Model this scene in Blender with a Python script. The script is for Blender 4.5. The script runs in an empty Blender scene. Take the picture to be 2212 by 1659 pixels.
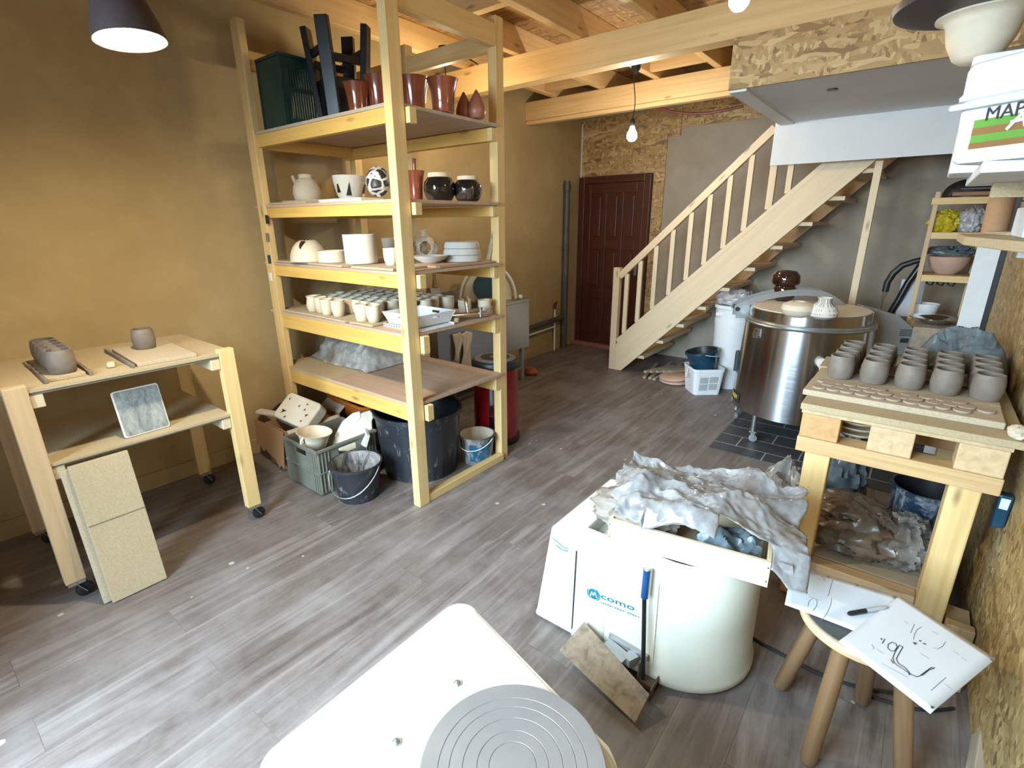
import bpy, bmesh, math, random
from mathutils import Vector, Matrix, Euler, noise
R = math.radians
PI = math.pi
S = bpy.context.scene
C = S.collection

# ---------------------------------------------------------------- camera
CAM_H = 1.55
F_PX, YAW, PITCH, ROLL = 1091.5, .66826, .309785, -.0079064      # from the photograph's vanishing points
f0 = Vector((-math.sin(YAW), math.cos(YAW), 0)); r0 = Vector((math.cos(YAW), math.sin(YAW), 0)); u0 = Vector((0, 0, 1))
CF = f0*math.cos(PITCH) - u0*math.sin(PITCH)
uu = u0*math.cos(PITCH) + f0*math.sin(PITCH)
CR = r0*math.cos(ROLL) + uu*math.sin(ROLL)
CU = uu*math.cos(ROLL) - r0*math.sin(ROLL)
CP = Vector((0, 0, CAM_H))
cd = bpy.data.cameras.new('camera'); cam = bpy.data.objects.new('camera', cd); C.objects.link(cam)
cd.sensor_width = 36; cd.sensor_fit = 'HORIZONTAL'; cd.lens = 36*F_PX/2212; cd.clip_start = .02; cd.clip_end = 60
M = Matrix((CR, CU, -CF)).transposed().to_4x4(); M.translation = CP
cam.matrix_world = M
S.camera = cam

# ---------------------------------------------------------------- world, daylight, exposure
S.view_settings.view_transform = 'Standard'; S.view_settings.look = 'None'
S.view_settings.exposure = 0.35; S.view_settings.gamma = 1; S.view_settings.use_curve_mapping = False
W = bpy.data.worlds.new('world'); S.world = W; W.use_nodes = True
W.node_tree.nodes['Background'].inputs[0].default_value = (.55, .75, 1, 1)
W.node_tree.nodes['Background'].inputs[1].default_value = .8
def area(name, loc, rot, sx, sy, power, col):
    l = bpy.data.lights.new(name, 'AREA'); l.shape = 'RECTANGLE'; l.size = sx; l.size_y = sy; l.energy = power; l.color = col
    o = bpy.data.objects.new(name, l); C.objects.link(o); o.location = loc; o.rotation_euler = rot
    return o
# the sky seen through the glazed door behind the photographer and the window beside it
area('daylight', (-1.60, -3.0, 2.5), (R(64), 0, 0), 3.6, 2.8, 1320, (.62, .84, 1))

# ---------------------------------------------------------------- measuring helpers (pixel of the 2212x1659 photo -> point on a real plane)
def ray(x, y): return CF + CR*((x-1106)/F_PX) - CU*((y-829.5)/F_PX)
def _pl(x, y, i, v):
    d = ray(x, y); t = (v-CP[i])/d[i]; return CP + d*t
def AX(x, y, v): return _pl(x, y, 0, v)
def AY(x, y, v): return _pl(x, y, 1, v)
def AZ(x, y, v): return _pl(x, y, 2, v)
def dep(p): return (Vector(p)-CP).dot(CF)
def mpp(p): return dep(p)/F_PX                                   # metres per pixel at a point
def away(p):
    d = Vector((p[0], p[1], 0)); return d.normalized()
def height_at(p, y):
    """height of the point above/below p (same plan position) seen at pixel row y"""
    lo, hi = -1., 4.
    for _ in range(50):
        m = (lo+hi)/2; q = Vector((p[0], p[1], m))-CP
        yy = 829.5 - F_PX*q.dot(CU)/q.dot(CF)
        if yy > y: lo = m
        else: hi = m
    return lo
def spot(px, py, z, w, top, y=None, rb=.5):
    """px = base centre column, py = base front row, w = widest px, top = px row of the top centre -> (x,y,z), radius, height"""
    p = AZ(px, py, z) if y is None else AY(px, py, y)
    p.z = z; r = w*.5*mpp(p)
    c = p + away(p)*(r*rb if y is None else 0)
    r = w*.5*mpp(c)
    return c, r, max(.01, height_at(c, top)-z)

# ---------------------------------------------------------------- materials
MATS = {}
class NT:
    def __init__(s, name):
        s.m = bpy.data.materials.new(name); s.m.use_nodes = True; s.t = s.m.node_tree; s.b = s.t.nodes['Principled BSDF']
        s.out = s.t.nodes['Material Output']
    def n(s, typ, **k):
        nd = s.t.nodes.new('ShaderNode'+typ)
        for a, v in k.items():
            if hasattr(nd, a): setattr(nd, a, v)
            else: nd.inputs[a.replace('_', ' ')].default_value = v
        return nd
    def l(s, a, b): s.t.links.new(a, b)
    def coord(s, kind='Object', scale=(1, 1, 1), rot=(0, 0, 0)):
        if kind == 'gc': src = s.n('Attribute', attribute_name='gc').outputs['Vector']
        elif kind == 'world': src = s.n('NewGeometry').outputs['Position']
        else: src = s.n('TexCoord').outputs[kind]
        mp = s.n('Mapping'); mp.inputs['Scale'].default_value = scale; mp.inputs['Rotation'].default_value = rot
        s.l(src, mp.inputs['Vector']); return mp.outputs['Vector']
    def noise(s, vec, scale, detail=4, rough=.5, dist=0):
        nd = s.n('TexNoise'); nd.inputs['Scale'].default_value = scale; nd.inputs['Detail'].default_value = detail
        nd.inputs['Roughness'].default_value = rough; nd.inputs['Distortion'].default_value = dist
        s.l(vec, nd.inputs['Vector']); return nd.outputs['Fac']
    def ramp(s, fac, stops):
        nd = s.n('ValToRGB'); cr = nd.color_ramp
        while len(cr.elements) < len(stops): cr.elements.new(.5)
        for e, (p, c) in zip(cr.elements, stops): e.position = p; e.color = (*c, 1) if len(c) == 3 else c
        s.l(fac, nd.inputs['Fac']); return nd.outputs['Color']
    def mix(s, fac, a, b, mode='MIX'):
        nd = s.n('Mix', data_type='RGBA', blend_type=mode)
        for i, v in ((0, fac), (6, a), (7, b)):
            if hasattr(v, 'links') or hasattr(v, 'is_linked'): s.l(v, nd.inputs[i])
            else: nd.inputs[i].default_value = v if i == 0 else (*v, 1)
        return nd.outputs[2]
    def math(s, op, a, b=None):
        nd = s.n('Math', operation=op)
        for i, v in ((0, a), (1, b)):
            if v is None: continue
            if hasattr(v, 'is_linked'): s.l(v, nd.inputs[i])
            else: nd.inputs[i].default_value = v
        return nd.outputs[0]
    def col(s, v):
        if hasattr(v, 'is_linked'): s.l(v, s.b.inputs['Base Color'])
        else: s.b.inputs['Base Color'].default_value = (*v, 1)
    def rough(s, v):
        if hasattr(v, 'is_linked'): s.l(v, s.b.inputs['Roughness'])
        else: s.b.inputs['Roughness'].default_value = v
    def bump(s, fac, strength=.2, dist=.01):
        nd = s.n('Bump'); nd.inputs['Strength'].default_value = strength; nd.inputs['Distance'].default_value = dist
        s.l(fac, nd.inputs['Height']); s.l(nd.outputs[0], s.b.inputs['Normal'])

def simple(name, col, rough=.5, metal=0, var=.12, scale=9, coat=0, spec=None, bump=0):
    """a plain material with a little mottling of its own"""
    t = NT(name); v = t.noise(t.coord(), scale, 5, .6)
    d = tuple(max(0, c*(1-var*2)) for c in col); u = tuple(min(1, c*(1+var)) for c in col)
    t.col(t.ramp(v, [(.3, d), (.7, u)])); t.rough(rough); t.b.inputs['Metallic'].default_value = metal
    if coat: t.b.inputs['Coat Weight'].default_value = coat; t.b.inputs['Coat Roughness'].default_value = .06
    if spec is not None: t.b.inputs['Specular IOR Level'].default_value = spec
    if bump: t.bump(t.noise(t.coord(), 60, 3), bump, .004)
    MATS[name] = t.m; return t.m

def pine(name, light, dark, knots=True, rough=.55):
    t = NT(name)
    v = t.coord('gc', (1.2, 34, 34)); g = t.noise(v, 1, 5, .6, .6)
    v2 = t.coord('gc', (.6, 5, 5)); g2 = t.noise(v2, 1.5, 3)
    c = t.ramp(g, [(.3, dark), (.62, light)])
    c = t.mix(t.math('MULTIPLY', g2, .5), c, tuple(x*.82 for x in light), 'MIX')
    if knots:
        vo = t.n('TexVoronoi', feature='F1'); vo.inputs['Scale'].default_value = 1
        t.l(t.coord('gc', (3.2, 11, 11)), vo.inputs['Vector'])
        k = t.ramp(vo.outputs['Distance'], [(.05, (1, 1, 1)), (.17, (0, 0, 0))])
        sk = t.n('SeparateColor'); t.l(vo.outputs['Color'], sk.inputs[0]); k = t.math('MULTIPLY', k, t.math('GREATER_THAN', sk.outputs[0], .62)); k = t.math('MULTIPLY', k, .8)
        c = t.mix(k, c, tuple(x*.42 for x in dark))
    t.col(c); t.rough(rough); t.bump(g, .08, .003)
    MATS[name] = t.m
pine('pine', (.76, .54, .25), (.63, .41, .16))
pine('rail_pine', (.74, .46, .13), (.60, .34, .08))
pine('beam_pine', (.74, .51, .25), (.60, .39, .16))
pine('stair_pine', (.80, .64, .43), (.70, .53, .33))
pine('pallet_pine', (.66, .47, .27), (.48, .31, .16))
pine('pallet_orange', (.58, .33, .14), (.45, .23, .09))
pine('pallet_front', (.62, .41, .20), (.47, .27, .11))
pine('clear_pine', (.68, .56, .37), (.60, .47, .29), knots=False)
pine('round_wood', (.24, .14, .068), (.14, .075, .034), knots=False, rough=.4)
pine('grey_board', (.50, .41, .30), (.38, .30, .22), knots=False, rough=.8)
pine('door_wood', (.085, .022, .012), (.045, .012, .008), knots=False, rough=.35)
pine('plywood', (.52, .36, .25), (.40, .26, .18), knots=False, rough=.7)
pine('old_lath', (.42, .34, .25), (.28, .22, .16), knots=False, rough=.8)

def osb(name, tint=(1, 1, 1), sc=1.0, dark=1.0):
    t = NT(name)
    base = t.coord('world')
    wob = t.n('TexNoise'); wob.inputs['Scale'].default_value = 4*sc; t.l(base, wob.inputs['Vector'])
    sub = t.n('VectorMath', operation='SUBTRACT'); t.l(wob.outputs['Color'], sub.inputs[0]); sub.inputs[1].default_value = (.5, .5, .5)
    cols = []
    for i, (rot, s3) in enumerate((((.5, .3, .4), (9, 62, 36)), ((-.9, .8, 1.7), (60, 10, 36)), ((.2, -.7, 2.6), (11, 66, 40)))):
        ma = t.n('VectorMath', operation='MULTIPLY_ADD'); t.l(sub.outputs[0], ma.inputs[0]); ma.inputs[1].default_value = (.06, .06, .06); t.l(base, ma.inputs[2])
        mp = t.n('Mapping'); mp.inputs['Rotation'].default_value = rot; mp.inputs['Scale'].default_value = tuple(q*sc for q in s3); t.l(ma.outputs[0], mp.inputs['Vector'])
        vo = t.n('TexVoronoi', feature='F1'); vo.inputs['Scale'].default_value = 1; t.l(mp.outputs[0], vo.inputs['Vector'])
        sp = t.n('SeparateColor'); t.l(vo.outputs['Color'], sp.inputs[0]); cols.append((sp.outputs[0], sp.outputs[1]))
    sel = t.math('GREATER_THAN', cols[2][1], .5)
    a = t.ramp(cols[0][0], [(0, (.15*dark, .08*dark, .03*dark)), (.30, (.36, .22, .085)), (.8, (.52, .35, .155)), (1, (.68, .49, .25))])
    b = t.ramp(cols[1][0], [(0, (.19*dark, .10*dark, .035*dark)), (.26, (.40, .25, .10)), (.75, (.50, .335, .15)), (1, (.68, .50, .26))])
    c = t.mix(sel, a, b); g = t.noise(base, 3.0*sc, 4)
    c = t.mix(t.math('MULTIPLY', g, .45), c, (.42, .28, .13))
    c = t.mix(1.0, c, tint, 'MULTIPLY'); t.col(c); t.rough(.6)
    h = t.math('ADD', cols[0][0], cols[1][0]); t.bump(h, .12, .003)
    MATS[name] = t.m
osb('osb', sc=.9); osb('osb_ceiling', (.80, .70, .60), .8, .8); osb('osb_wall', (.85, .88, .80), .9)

def plaster(name='plaster', g=(1, 1, 1)):
    t = NT(name); p = t.coord('world')
    n1 = t.noise(p, 1.1, 5, .6, .4); n2 = t.noise(p, 5, 6, .65); n3 = t.noise(p, 130, 2)
    c = t.ramp(n1, [(.3, (.36, .262, .122)), (.7, (.50, .382, .20))])
    c = t.mix(t.ramp(n2, [(.4, (0, 0, 0)), (.75, (.6, .6, .6))]), c, (.34, .24, .115))
    c = t.mix(t.math('MULTIPLY', n3, .25), c, (.37, .27, .14)); c = t.mix(1.0, c, g, 'MULTIPLY')
    t.col(c); t.rough(.9); t.bump(t.math('ADD', n2, t.math('MULTIPLY', n3, .3)), .15, .01); MATS[name] = t.m
plaster(); plaster('plaster_grey', (.93, 1.06, 1.65))
def floor_mat():
    t = NT('vinyl_planks'); p = t.coord('world')
    br = t.n('TexBrick'); br.offset = .37; br.offset_frequency = 2; br.squash = 1
    mp = t.n('Mapping'); mp.inputs['Rotation'].default_value = (0, 0, R(90)); t.l(p, mp.inputs['Vector']); t.l(mp.outputs[0], br.inputs['Vector'])
    br.inputs['Scale'].default_value = 1; br.inputs['Brick Width'].default_value = 1.25; br.inputs['Row Height'].default_value = .185
    br.inputs['Mortar Size'].default_value = .0016; br.inputs['Mortar Smooth'].default_value = .4; br.inputs['Bias'].default_value = 0
    br.inputs['Color1'].default_value = (.0, .0, .0, 1); br.inputs['Color2'].default_value = (1, 1, 1, 1); br.inputs['Mortar'].default_value = (.5, .5, .5, 1)
    sp = t.n('SeparateColor'); t.l(br.outputs['Color'], sp.inputs[0])
    off = t.n('VectorMath', operation='MULTIPLY_ADD'); t.l(br.outputs['Color'], off.inputs[0]); off.inputs[1].default_value = (3.7, 5.1, 9); t.l(p, off.inputs[2])
    m2 = t.n('Mapping'); m2.inputs['Scale'].default_value = (9, .7, 1); t.l(off.outputs[0], m2.inputs['Vector'])
    g = t.noise(m2.outputs[0], 1.6, 7, .68, 1.2); g2 = t.noise(p, 1.3, 4)
    c = t.ramp(g, [(.30, (.066, .048, .042)), (.5, (.135, .108, .098)), (.74, (.275, .240, .230))])
    c = t.mix(t.math('MULTIPLY', sp.outputs[0], .35), c, (.17, .135, .12))
    dust = t.noise(p, 2.4, 6, .7)
    c = t.mix(t.ramp(dust, [(.42, (0, 0, 0)), (.75, (.5, .5, .5))]), c, (.31, .295, .29))
    vo = t.n('TexVoronoi'); vo.inputs['Scale'].default_value = 9; t.l(p, vo.inputs['Vector'])
    s2 = t.n('SeparateColor'); t.l(vo.outputs['Color'], s2.inputs[0])
    drop = t.math('LESS_THAN', vo.outputs['Distance'], t.math('MULTIPLY', t.math('SUBTRACT', s2.outputs[0], .72), .42))
    c = t.mix(t.math('MULTIPLY', drop, .75), c, (.50, .48, .46))
    c = t.mix(t.math('MULTIPLY', br.outputs['Fac'], .35), c, (.05, .038, .034))
    t.col(c); t.rough(t.ramp(dust, [(.3, (.36,)*3), (.8, (.62,)*3)])); t.b.inputs['Specular IOR Level'].default_value = .42
    t.bump(t.math('SUBTRACT', g, br.outputs['Fac']), .10, .002); MATS['vinyl_planks'] = t.m
floor_mat()
def tile_mat():
    t = NT('slate_tile'); p = t.coord('world')
    br = t.n('TexBrick'); br.offset = .5; t.l(p, br.inputs['Vector']); br.inputs['Scale'].default_value = 1
    br.inputs['Brick Width'].default_value = .40; br.inputs['Row Height'].default_value = .19; br.inputs['Mortar Size'].default_value = .0042
    br.inputs['Color1'].default_value = (.035, .040, .048, 1); br.inputs['Color2'].default_value = (.050, .055, .064, 1); br.inputs['Mortar'].default_value = (.42, .43, .44, 1)
    n = t.noise(p, 9, 5); c = t.mix(t.math('MULTIPLY', n, .4), br.outputs['Color'], (.07, .075, .082)); t.col(c); t.rough(.5); MATS['slate_tile'] = t.m
tile_mat()
def fibre(name, a, b, rough=.9):
    t = NT(name); p = t.coord('world'); n = t.noise(p, 160, 3, .7); n2 = t.noise(p, 4, 4)
    c = t.ramp(n, [(.3, b), (.7, a)]); c = t.mix(t.math('MULTIPLY', n2, .4), c, tuple(x*.8 for x in b)); t.col(c); t.rough(rough); t.bump(n, .10, .001); MATS[name] = t.m
fibre('fibreboard', (.52, .41, .26), (.39, .30, .175)); fibre('ware_board', (.56, .46, .33), (.40, .32, .22)); fibre('cardboard', (.40, .23, .12), (.33, .18, .09))
fibre('kraft_inside', (.62, .52, .40), (.55, .44, .33))
simple('board_edge', (.20, .16, .11), .9)
simple('white_plaster', (.70, .72, .74), .75, var=.04, scale=2.5)
simple('white_paint', (.72, .73, .74), .55, var=.04)
simple('cream_plastic', (.63, .62, .535), .32, var=.025, scale=3)
simple('cream_edge', (.72, .68, .55), .4, var=.05)
simple('white_laminate', (.90, .93, .93), .22, var=.012, scale=3)
simple('bisque', (.70, .60, .46), .75, var=.05, scale=14)
simple('white_bisque', (.74, .69, .60), .7, var=.03, scale=14)
simple('raw_white', (.62, .60, .56), .8, var=.05)
simple('stoneware_cream', (.66, .56, .42), .55, var=.08)
simple('wet_clay', (.20, .165, .135), .62, var=.10, scale=30, bump=.1)
simple('clay_disc', (.40, .315, .24), .8, var=.08, scale=30)
simple('terracotta_glaze', (.27, .065, .030), .16, var=.22, scale=6, coat=.8)
simple('terracotta_matt', (.30, .11, .06), .42, var=.12, scale=12)
simple('pink_clay', (.56, .37, .28), .75, var=.06)
simple('black_glaze', (.010, .009, .010), .07, var=.3, coat=1)
simple('brown_glaze', (.035, .012, .008), .10, var=.3, coat=1)
simple('black_paint', (.012, .013, .015), .30, var=.3)
simple('black_plastic', (.016, .017, .020), .42, var=.25)
simple('dark_metal_paint', (.055, .040, .040), .45, var=.12)
simple('green_plastic', (.010, .040, .034), .38, var=.2)
simple('grey_crate', (.165, .168, .138), .5, var=.08)
simple('orange_plastic', (.62, .16, .02), .35, var=.1)
simple('blue_plastic', (.010, .055, .095), .28, var=.15)
simple('white_plastic', (.78, .80, .82), .35, var=.03)
simple('red_metal', (.30, .008, .012), .22, var=.1, coat=.6)
simple('chrome', (.78, .79, .80), .10, 1, var=.04)
simple('zinc', (.50, .51, .50), .35, .9, var=.1)
simple('grey_steel', (.40, .41, .42), .40, .55, var=.05)
simple('rusty_metal', (.17, .115, .075), .6, .25, var=.35, scale=11)
simple('pipe_grey', (.085, .080, .075), .5, var=.15)
simple('copper', (.40, .17, .09), .35, .9, var=.1)
simple('yellow_print', (.85, .62, .04), .5, var=.02)
simple('teal_print', (.006, .13, .19), .5, var=.02)
simple('pale_sticker', (.60, .74, .74), .4, var=.02)
simple('grey_print', (.42, .44, .46), .6, var=.05)
simple('dark_print', (.028, .026, .03), .6, var=.05)
simple('green_print', (.10, .30, .03), .5, var=.08)
simple('brown_print', (.24, .11, .03), .5, var=.08)
simple('ink', (.035, .035, .045), .7, var=.02)
simple('pencil', (.32, .32, .34), .8, var=.02)
simple('paper', (.64, .67, .72), .8, var=.015)
simple('plastic_bag_grey', (.12, .155, .175), .35, var=.2)
simple('lever_blue', (.008, .05, .15), .3, var=.2)
simple('yellow_bag', (.55, .42, .02), .5, var=.1)
simple('cloth', (.66, .58, .46), .9, var=.05)
simple('terracotta_red', (.35, .09, .05), .7, var=.1)
simple('dark_red_cable', (.10, .022, .02), .5)
simple('cork', (.50, .36, .18), .8)
simple('slate_tray', (.20, .22, .23), .35, .3, var=.1)
simple('seat_grey', (.085, .092, .095), .5, var=.12)
simple('red_tile_step', (.30, .12, .085), .6)
simple('black_cable', (.02, .02, .02), .6)

def splash(name, base, paint, lo=.55, hi=.68, rough=.45, scale=7):
    t = NT(name); p = t.coord(); n = t.noise(t.coord('Object', (1.6, 1.6, .7)), scale, 9, .78, .5)
    t.col(t.mix(t.ramp(n, [(lo, (0, 0, 0)), (hi, (.85, .85, .85))]), base, paint)); t.rough(rough); MATS[name] = t.m
splash('splashed_black', (.022, .024, .030), (.42, .42, .43), .56, .72, scale=13)
splash('splashed_inside', (.05, .045, .042), (.46, .42, .40), .44, .62)
splash('splashed_blue', (.012, .030, .060), (.35, .38, .40), .50, .66, scale=10)
splash('splashed_blue_print', (.015, .09, .16), (.55, .56, .55), .52, .66, scale=12)
def marbled():
    t = NT('marbled'); p = t.coord(); wv = t.n('TexNoise'); wv.inputs['Scale'].default_value = 14; t.l(p, wv.inputs['Vector'])
    ma = t.n('VectorMath', operation='MULTIPLY_ADD'); t.l(wv.outputs['Color'], ma.inputs[0]); ma.inputs[1].default_value = (.05, .05, .05); t.l(p, ma.inputs[2])
    vo = t.n('TexVoronoi', feature='DISTANCE_TO_EDGE'); vo.inputs['Scale'].default_value = 17; t.l(ma.outputs[0], vo.inputs['Vector'])
    t.col(t.ramp(vo.outputs['Distance'], [(.10, (.80, .79, .76)), (.14, (.05, .045, .045))])); t.rough(.4); MATS['marbled'] = t.m
marbled()
splash('mottled_glaze', (.030, .022, .020), (.20, .13, .09), .46, .62, .3, 60)
splash('tile_picture', (.12, .14, .15), (.55, .56, .53), .36, .72, .15, 14)
splash('stained_pan', (.30, .235, .17), (.085, .065, .05), .45, .66, .5, 9)
splash('stained_disc', (.66, .58, .46), (.76, .70, .60), .4, .7, .75, 8)

def steel(name, col, rough, axis):
    t = NT(name); t.col(col); t.b.inputs['Metallic'].default_value = 1
    s = [2, 2, 2]; 
    for i in range(3):
        if i != axis: s[i] = 1.5
    s[axis] = 160
    n = t.noise(t.coord('Object', tuple(s)), 1, 4); t.rough(t.ramp(n, [(.2, (rough*.85,)*3), (.8, (rough*1.15,)*3)]))
    if axis == 2:
        tg = t.n('Tangent', direction_type='RADIAL', axis='Z'); t.l(tg.outputs[0], t.b.inputs['Tangent']); t.b.inputs['Anisotropic'].default_value = .75; t.b.inputs['Anisotropic Rotation'].default_value = .25
    MATS[name] = t.m
steel('brushed_steel', (.56, .585, .63), .20, 2); steel('sink_steel', (.50, .51, .53), .34, 0)
def wheelhead():
    t = NT('wheelhead_metal'); p = t.coord(); n = t.noise(p, 5, 5); t.col(t.ramp(n, [(.35, (.27, .27, .28)), (.7, (.36, .355, .36))]))
    t.b.inputs['Metallic'].default_value = .55; t.rough(.5)
    ln = t.n('VectorMath', operation='LENGTH'); t.l(p, ln.inputs[0]); t.bump(t.math('SINE', t.math('MULTIPLY', ln.outputs['Value'], 1400)), .05, .0006); MATS['wheelhead_metal'] = t.m
wheelhead()
def film(name, col, alpha, rough=.25, lo=.35, hi=.7):
    t = NT(name); n = t.noise(t.coord(), 9, 6, .65); t.col(t.ramp(n, [(lo, (col[0]*.52, col[1]*.43, col[2]*.37)), (.5, tuple(c*.66 for c in col)), (hi, col)])); t.rough(rough)
    t.b.inputs['Specular IOR Level'].default_value = .8
    t.l(t.ramp(n, [(.3, (alpha*.85,)*3), (.75, (min(1, alpha*1.12),)*3)]), t.b.inputs['Alpha']); MATS[name] = t.m
film('dusty_plastic', (.40, .40, .41), .90, .16); film('clear_film', (.52, .50, .47), .62, .22); film('brown_film', (.24, .18, .13), .95, .3); film('milky_film', (.66, .62, .55), .86, .35)
film('white_film', (.75, .76, .80), .8, .3)
def glow(name, col, st):
    t = NT(name); t.b.inputs['Base Color'].default_value = (*col, 1); t.b.inputs['Emission Color'].default_value = (*col, 1); t.b.inputs['Emission Strength'].default_value = st; MATS[name] = t.m
glow('bulb_glass', (1, .79, .48), 150)
glow('bulb_glass_shade', (1, .86, .60), 1500); glow('bulb_glass_back', (1, .90, .74), 330); glow('bulb_glass_sink', (1, .82, .50), 230)
def glass():
    t = NT('window_glass'); t.t.nodes.remove(t.b); tr = t.n('BsdfTransparent'); gl = t.n('BsdfGlossy'); gl.inputs['Roughness'].default_value = .02
    mx = t.n('MixShader'); mx.inputs[0].default_value = .06; t.l(tr.outputs[0], mx.inputs[1]); t.l(gl.outputs[0], mx.inputs[2]); t.l(mx.outputs[0], t.out.inputs[0]); MATS['window_glass'] = t.m
glass()

# ---------------------------------------------------------------- mesh helpers
rng = random.Random(7)
class MB:
    """collects shapes and links them as ONE mesh object"""
    def __init__(s): s.v = []; s.f = []; s.g = []; s.sm = []
    def add(s, vs, fs, gc=None, smooth=False, T=None):
        o = len(s.v); vs = [Vector(v) for v in vs]
        s.g += [tuple(q) for q in (gc if gc else vs)]
        s.v += [T @ v for v in vs] if T is not None else vs
        for fc in fs: s.f.append([i+o for i in fc]); s.sm.append(smooth)
        return s
    def box(s, c, d, ax=None, T=None):
        x, y, z = (q/2 for q in d)
        vs = [(c[0]+a*x, c[1]+b*y, c[2]+e*z) for a in (-1, 1) for b in (-1, 1) for e in (-1, 1)]
        if ax is None: ax = max(range(3), key=lambda i: d[i])
        o = [rng.uniform(0, 30) for _ in range(3)]; idx = [ax]+[i for i in range(3) if i != ax]
        gc = [tuple(v[i]+o[k] for k, i in enumerate(idx)) for v in vs]
        return s.add(vs, [(0, 1, 3, 2), (4, 6, 7, 5), (0, 4, 5, 1), (2, 3, 7, 6), (0, 2, 6, 4), (1, 5, 7, 3)], gc, False, T)
    def bx(s, x0, x1, y0, y1, z0, z1, ax=None, T=None):
        return s.box(((x0+x1)/2, (y0+y1)/2, (z0+z1)/2), (x1-x0, y1-y0, z1-z0), ax, T)
    def beam(s, p0, p1, w, h, up=(0, 0, 1)):
        p0 = Vector(p0); p1 = Vector(p1); d = p1-p0; L = d.length; X = d.normalized()
        Y = Vector(up).cross(X).normalized(); Z = X.cross(Y)
        T = Matrix((X, Y, Z)).transposed().to_4x4(); T.translation = p0
        return s.box((L/2, 0, 0), (L, w, h), 0, T)
    def prism(s, poly, z0, z1, T=None, smooth=False, ax=0):
        n = len(poly); vs = [(p[0], p[1], z0) for p in poly]+[(p[0], p[1], z1) for p in poly]
        fs = [tuple(range(n-1, -1, -1)), tuple(range(n, 2*n))]
        o = len(s.f)
        of = [rng.uniform(0, 30) for _ in range(3)]
        gc = [(v[ax]+of[0], v[1-ax]+of[1], v[2]+of[2]) for v in vs]
        s.add(vs, fs, gc, False, T)
        k = len(s.v)-2*n
        for i in range(n): s.f.append([k+i, k+(i+1) % n, k+n+(i+1) % n, k+n+i]); s.sm.append(smooth)
        return s
    def tube(s, pts, r, n=8, cap=True, T=None):
        pts = [Vector(p) for p in pts]; rs = r if hasattr(r, '__len__') else [r]*len(pts); vs = []; gc = []; L = 0; of = rng.uniform(0, 30)
        up = None
        for i, p in enumerate(pts):
            d = (pts[min(i+1, len(pts)-1)]-pts[max(i-1, 0)]).normalized()
            if up is None:
                up = Vector((0, 0, 1)) if abs(d.z) < .9 else Vector((1, 0, 0))
            X = up.cross(d)
            if X.length < 1e-4: X = Vector((1, 0, 0)).cross(d)
            X.normalize(); Y = d.cross(X); up = Y
            if i: L += (p-pts[i-1]).length
            for k in range(n):
                a = 2*PI*k/n; vs.append(p+(X*math.cos(a)+Y*math.sin(a))*rs[i]); gc.append((L+of, math.cos(a)*rs[i]+of, math.sin(a)*rs[i]))
        fs = [(i*n+k, i*n+(k+1) % n, (i+1)*n+(k+1) % n, (i+1)*n+k) for i in range(len(pts)-1) for k in range(n)]
        s.add(vs, fs, gc, True, T)
        if cap:
            o = len(s.v)-len(vs); s.f += [[o+k for k in range(n-1, -1, -1)], [o+len(vs)-n+k for k in range(n)]]; s.sm += [False, False]
        return s
    def lathe(s, prof, n=32, c=(0, 0, 0), T=None, sx=1, sy=1, fn=None):
        """profile of (radius, height); r = 0 closes"""
        vs = []; rings = []
        for r, z in prof:
            if r < 1e-5: rings.append([len(vs)]); vs.append((c[0], c[1], c[2]+z))
            else:
                st = len(vs)
                for k in range(n):
                    a = 2*PI*k/n; q = (c[0]+r*sx*math.cos(a), c[1]+r*sy*math.sin(a), c[2]+z)
                    vs.append(fn(q, a, r, z) if fn else q)
                rings.append(list(range(st, st+n)))
        fs = []
        for A, B in zip(rings, rings[1:]):
            for k in range(n):
                j = (k+1) % n
                if len(A) == 1 and len(B) == 1: break
                if len(A) == 1: fs.append((A[0], B[j], B[k]))
                elif len(B) == 1: fs.append((A[k], A[j], B[0]))
                else: fs.append((A[k], A[j], B[j], B[k]))
        return s.add(vs, fs, None, True, T)
    def sheet(s, fn, nu, nv, thick=0, T=None, mask=None):
        vs = [fn(i/nu, j/nv) for j in range(nv+1) for i in range(nu+1)]
        fs = [(j*(nu+1)+i, j*(nu+1)+i+1, (j+1)*(nu+1)+i+1, (j+1)*(nu+1)+i) for j in range(nv) for i in range(nu) if mask is None or mask((i+.5)/nu, (j+.5)/nv)]
        s.add(vs, fs, None, True, T); s.thick = thick; return s
    def build(s, name, mat, parent=None, loc=None, world=False, bevel=0, seg=2, angle=38, label=None, thick=None, rot=None):
        me = bpy.data.meshes.new(name)
        vs = s.v
        if parent is not None and world: pw = parent_world(parent); vs = [v-pw for v in vs]
        if parent is None and loc is None:                      # authored in the room: put the origin at the thing's base
            lo = [min(v[i] for v in vs) for i in range(3)]; hi = [max(v[i] for v in vs) for i in range(3)]
            loc = ((lo[0]+hi[0])/2, (lo[1]+hi[1])/2, lo[2]); L = Vector(loc); vs = [v-L for v in vs]
        me.from_pydata([tuple(v) for v in vs], [], s.f)
        at = me.attributes.new('gc', 'FLOAT_VECTOR', 'POINT'); at.data.foreach_set('vector', [q for g in s.g for q in g])
        bm = bmesh.new(); bm.from_mesh(me); bmesh.ops.recalc_face_normals(bm, faces=bm.faces); bm.to_mesh(me); bm.free()
        me.polygons.foreach_set('use_smooth', s.sm if not bevel else [True]*len(s.sm))
        if any(s.sm) or bevel: me.set_sharp_from_angle(angle=R(angle if not bevel else 50))
        me.materials.append(MATS[mat]); o = bpy.data.objects.new(name, me); C.objects.link(o)
        if loc is not None: o.location = loc
        if rot is not None: o.rotation_euler = rot
        if parent is not None: o.parent = parent
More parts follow.
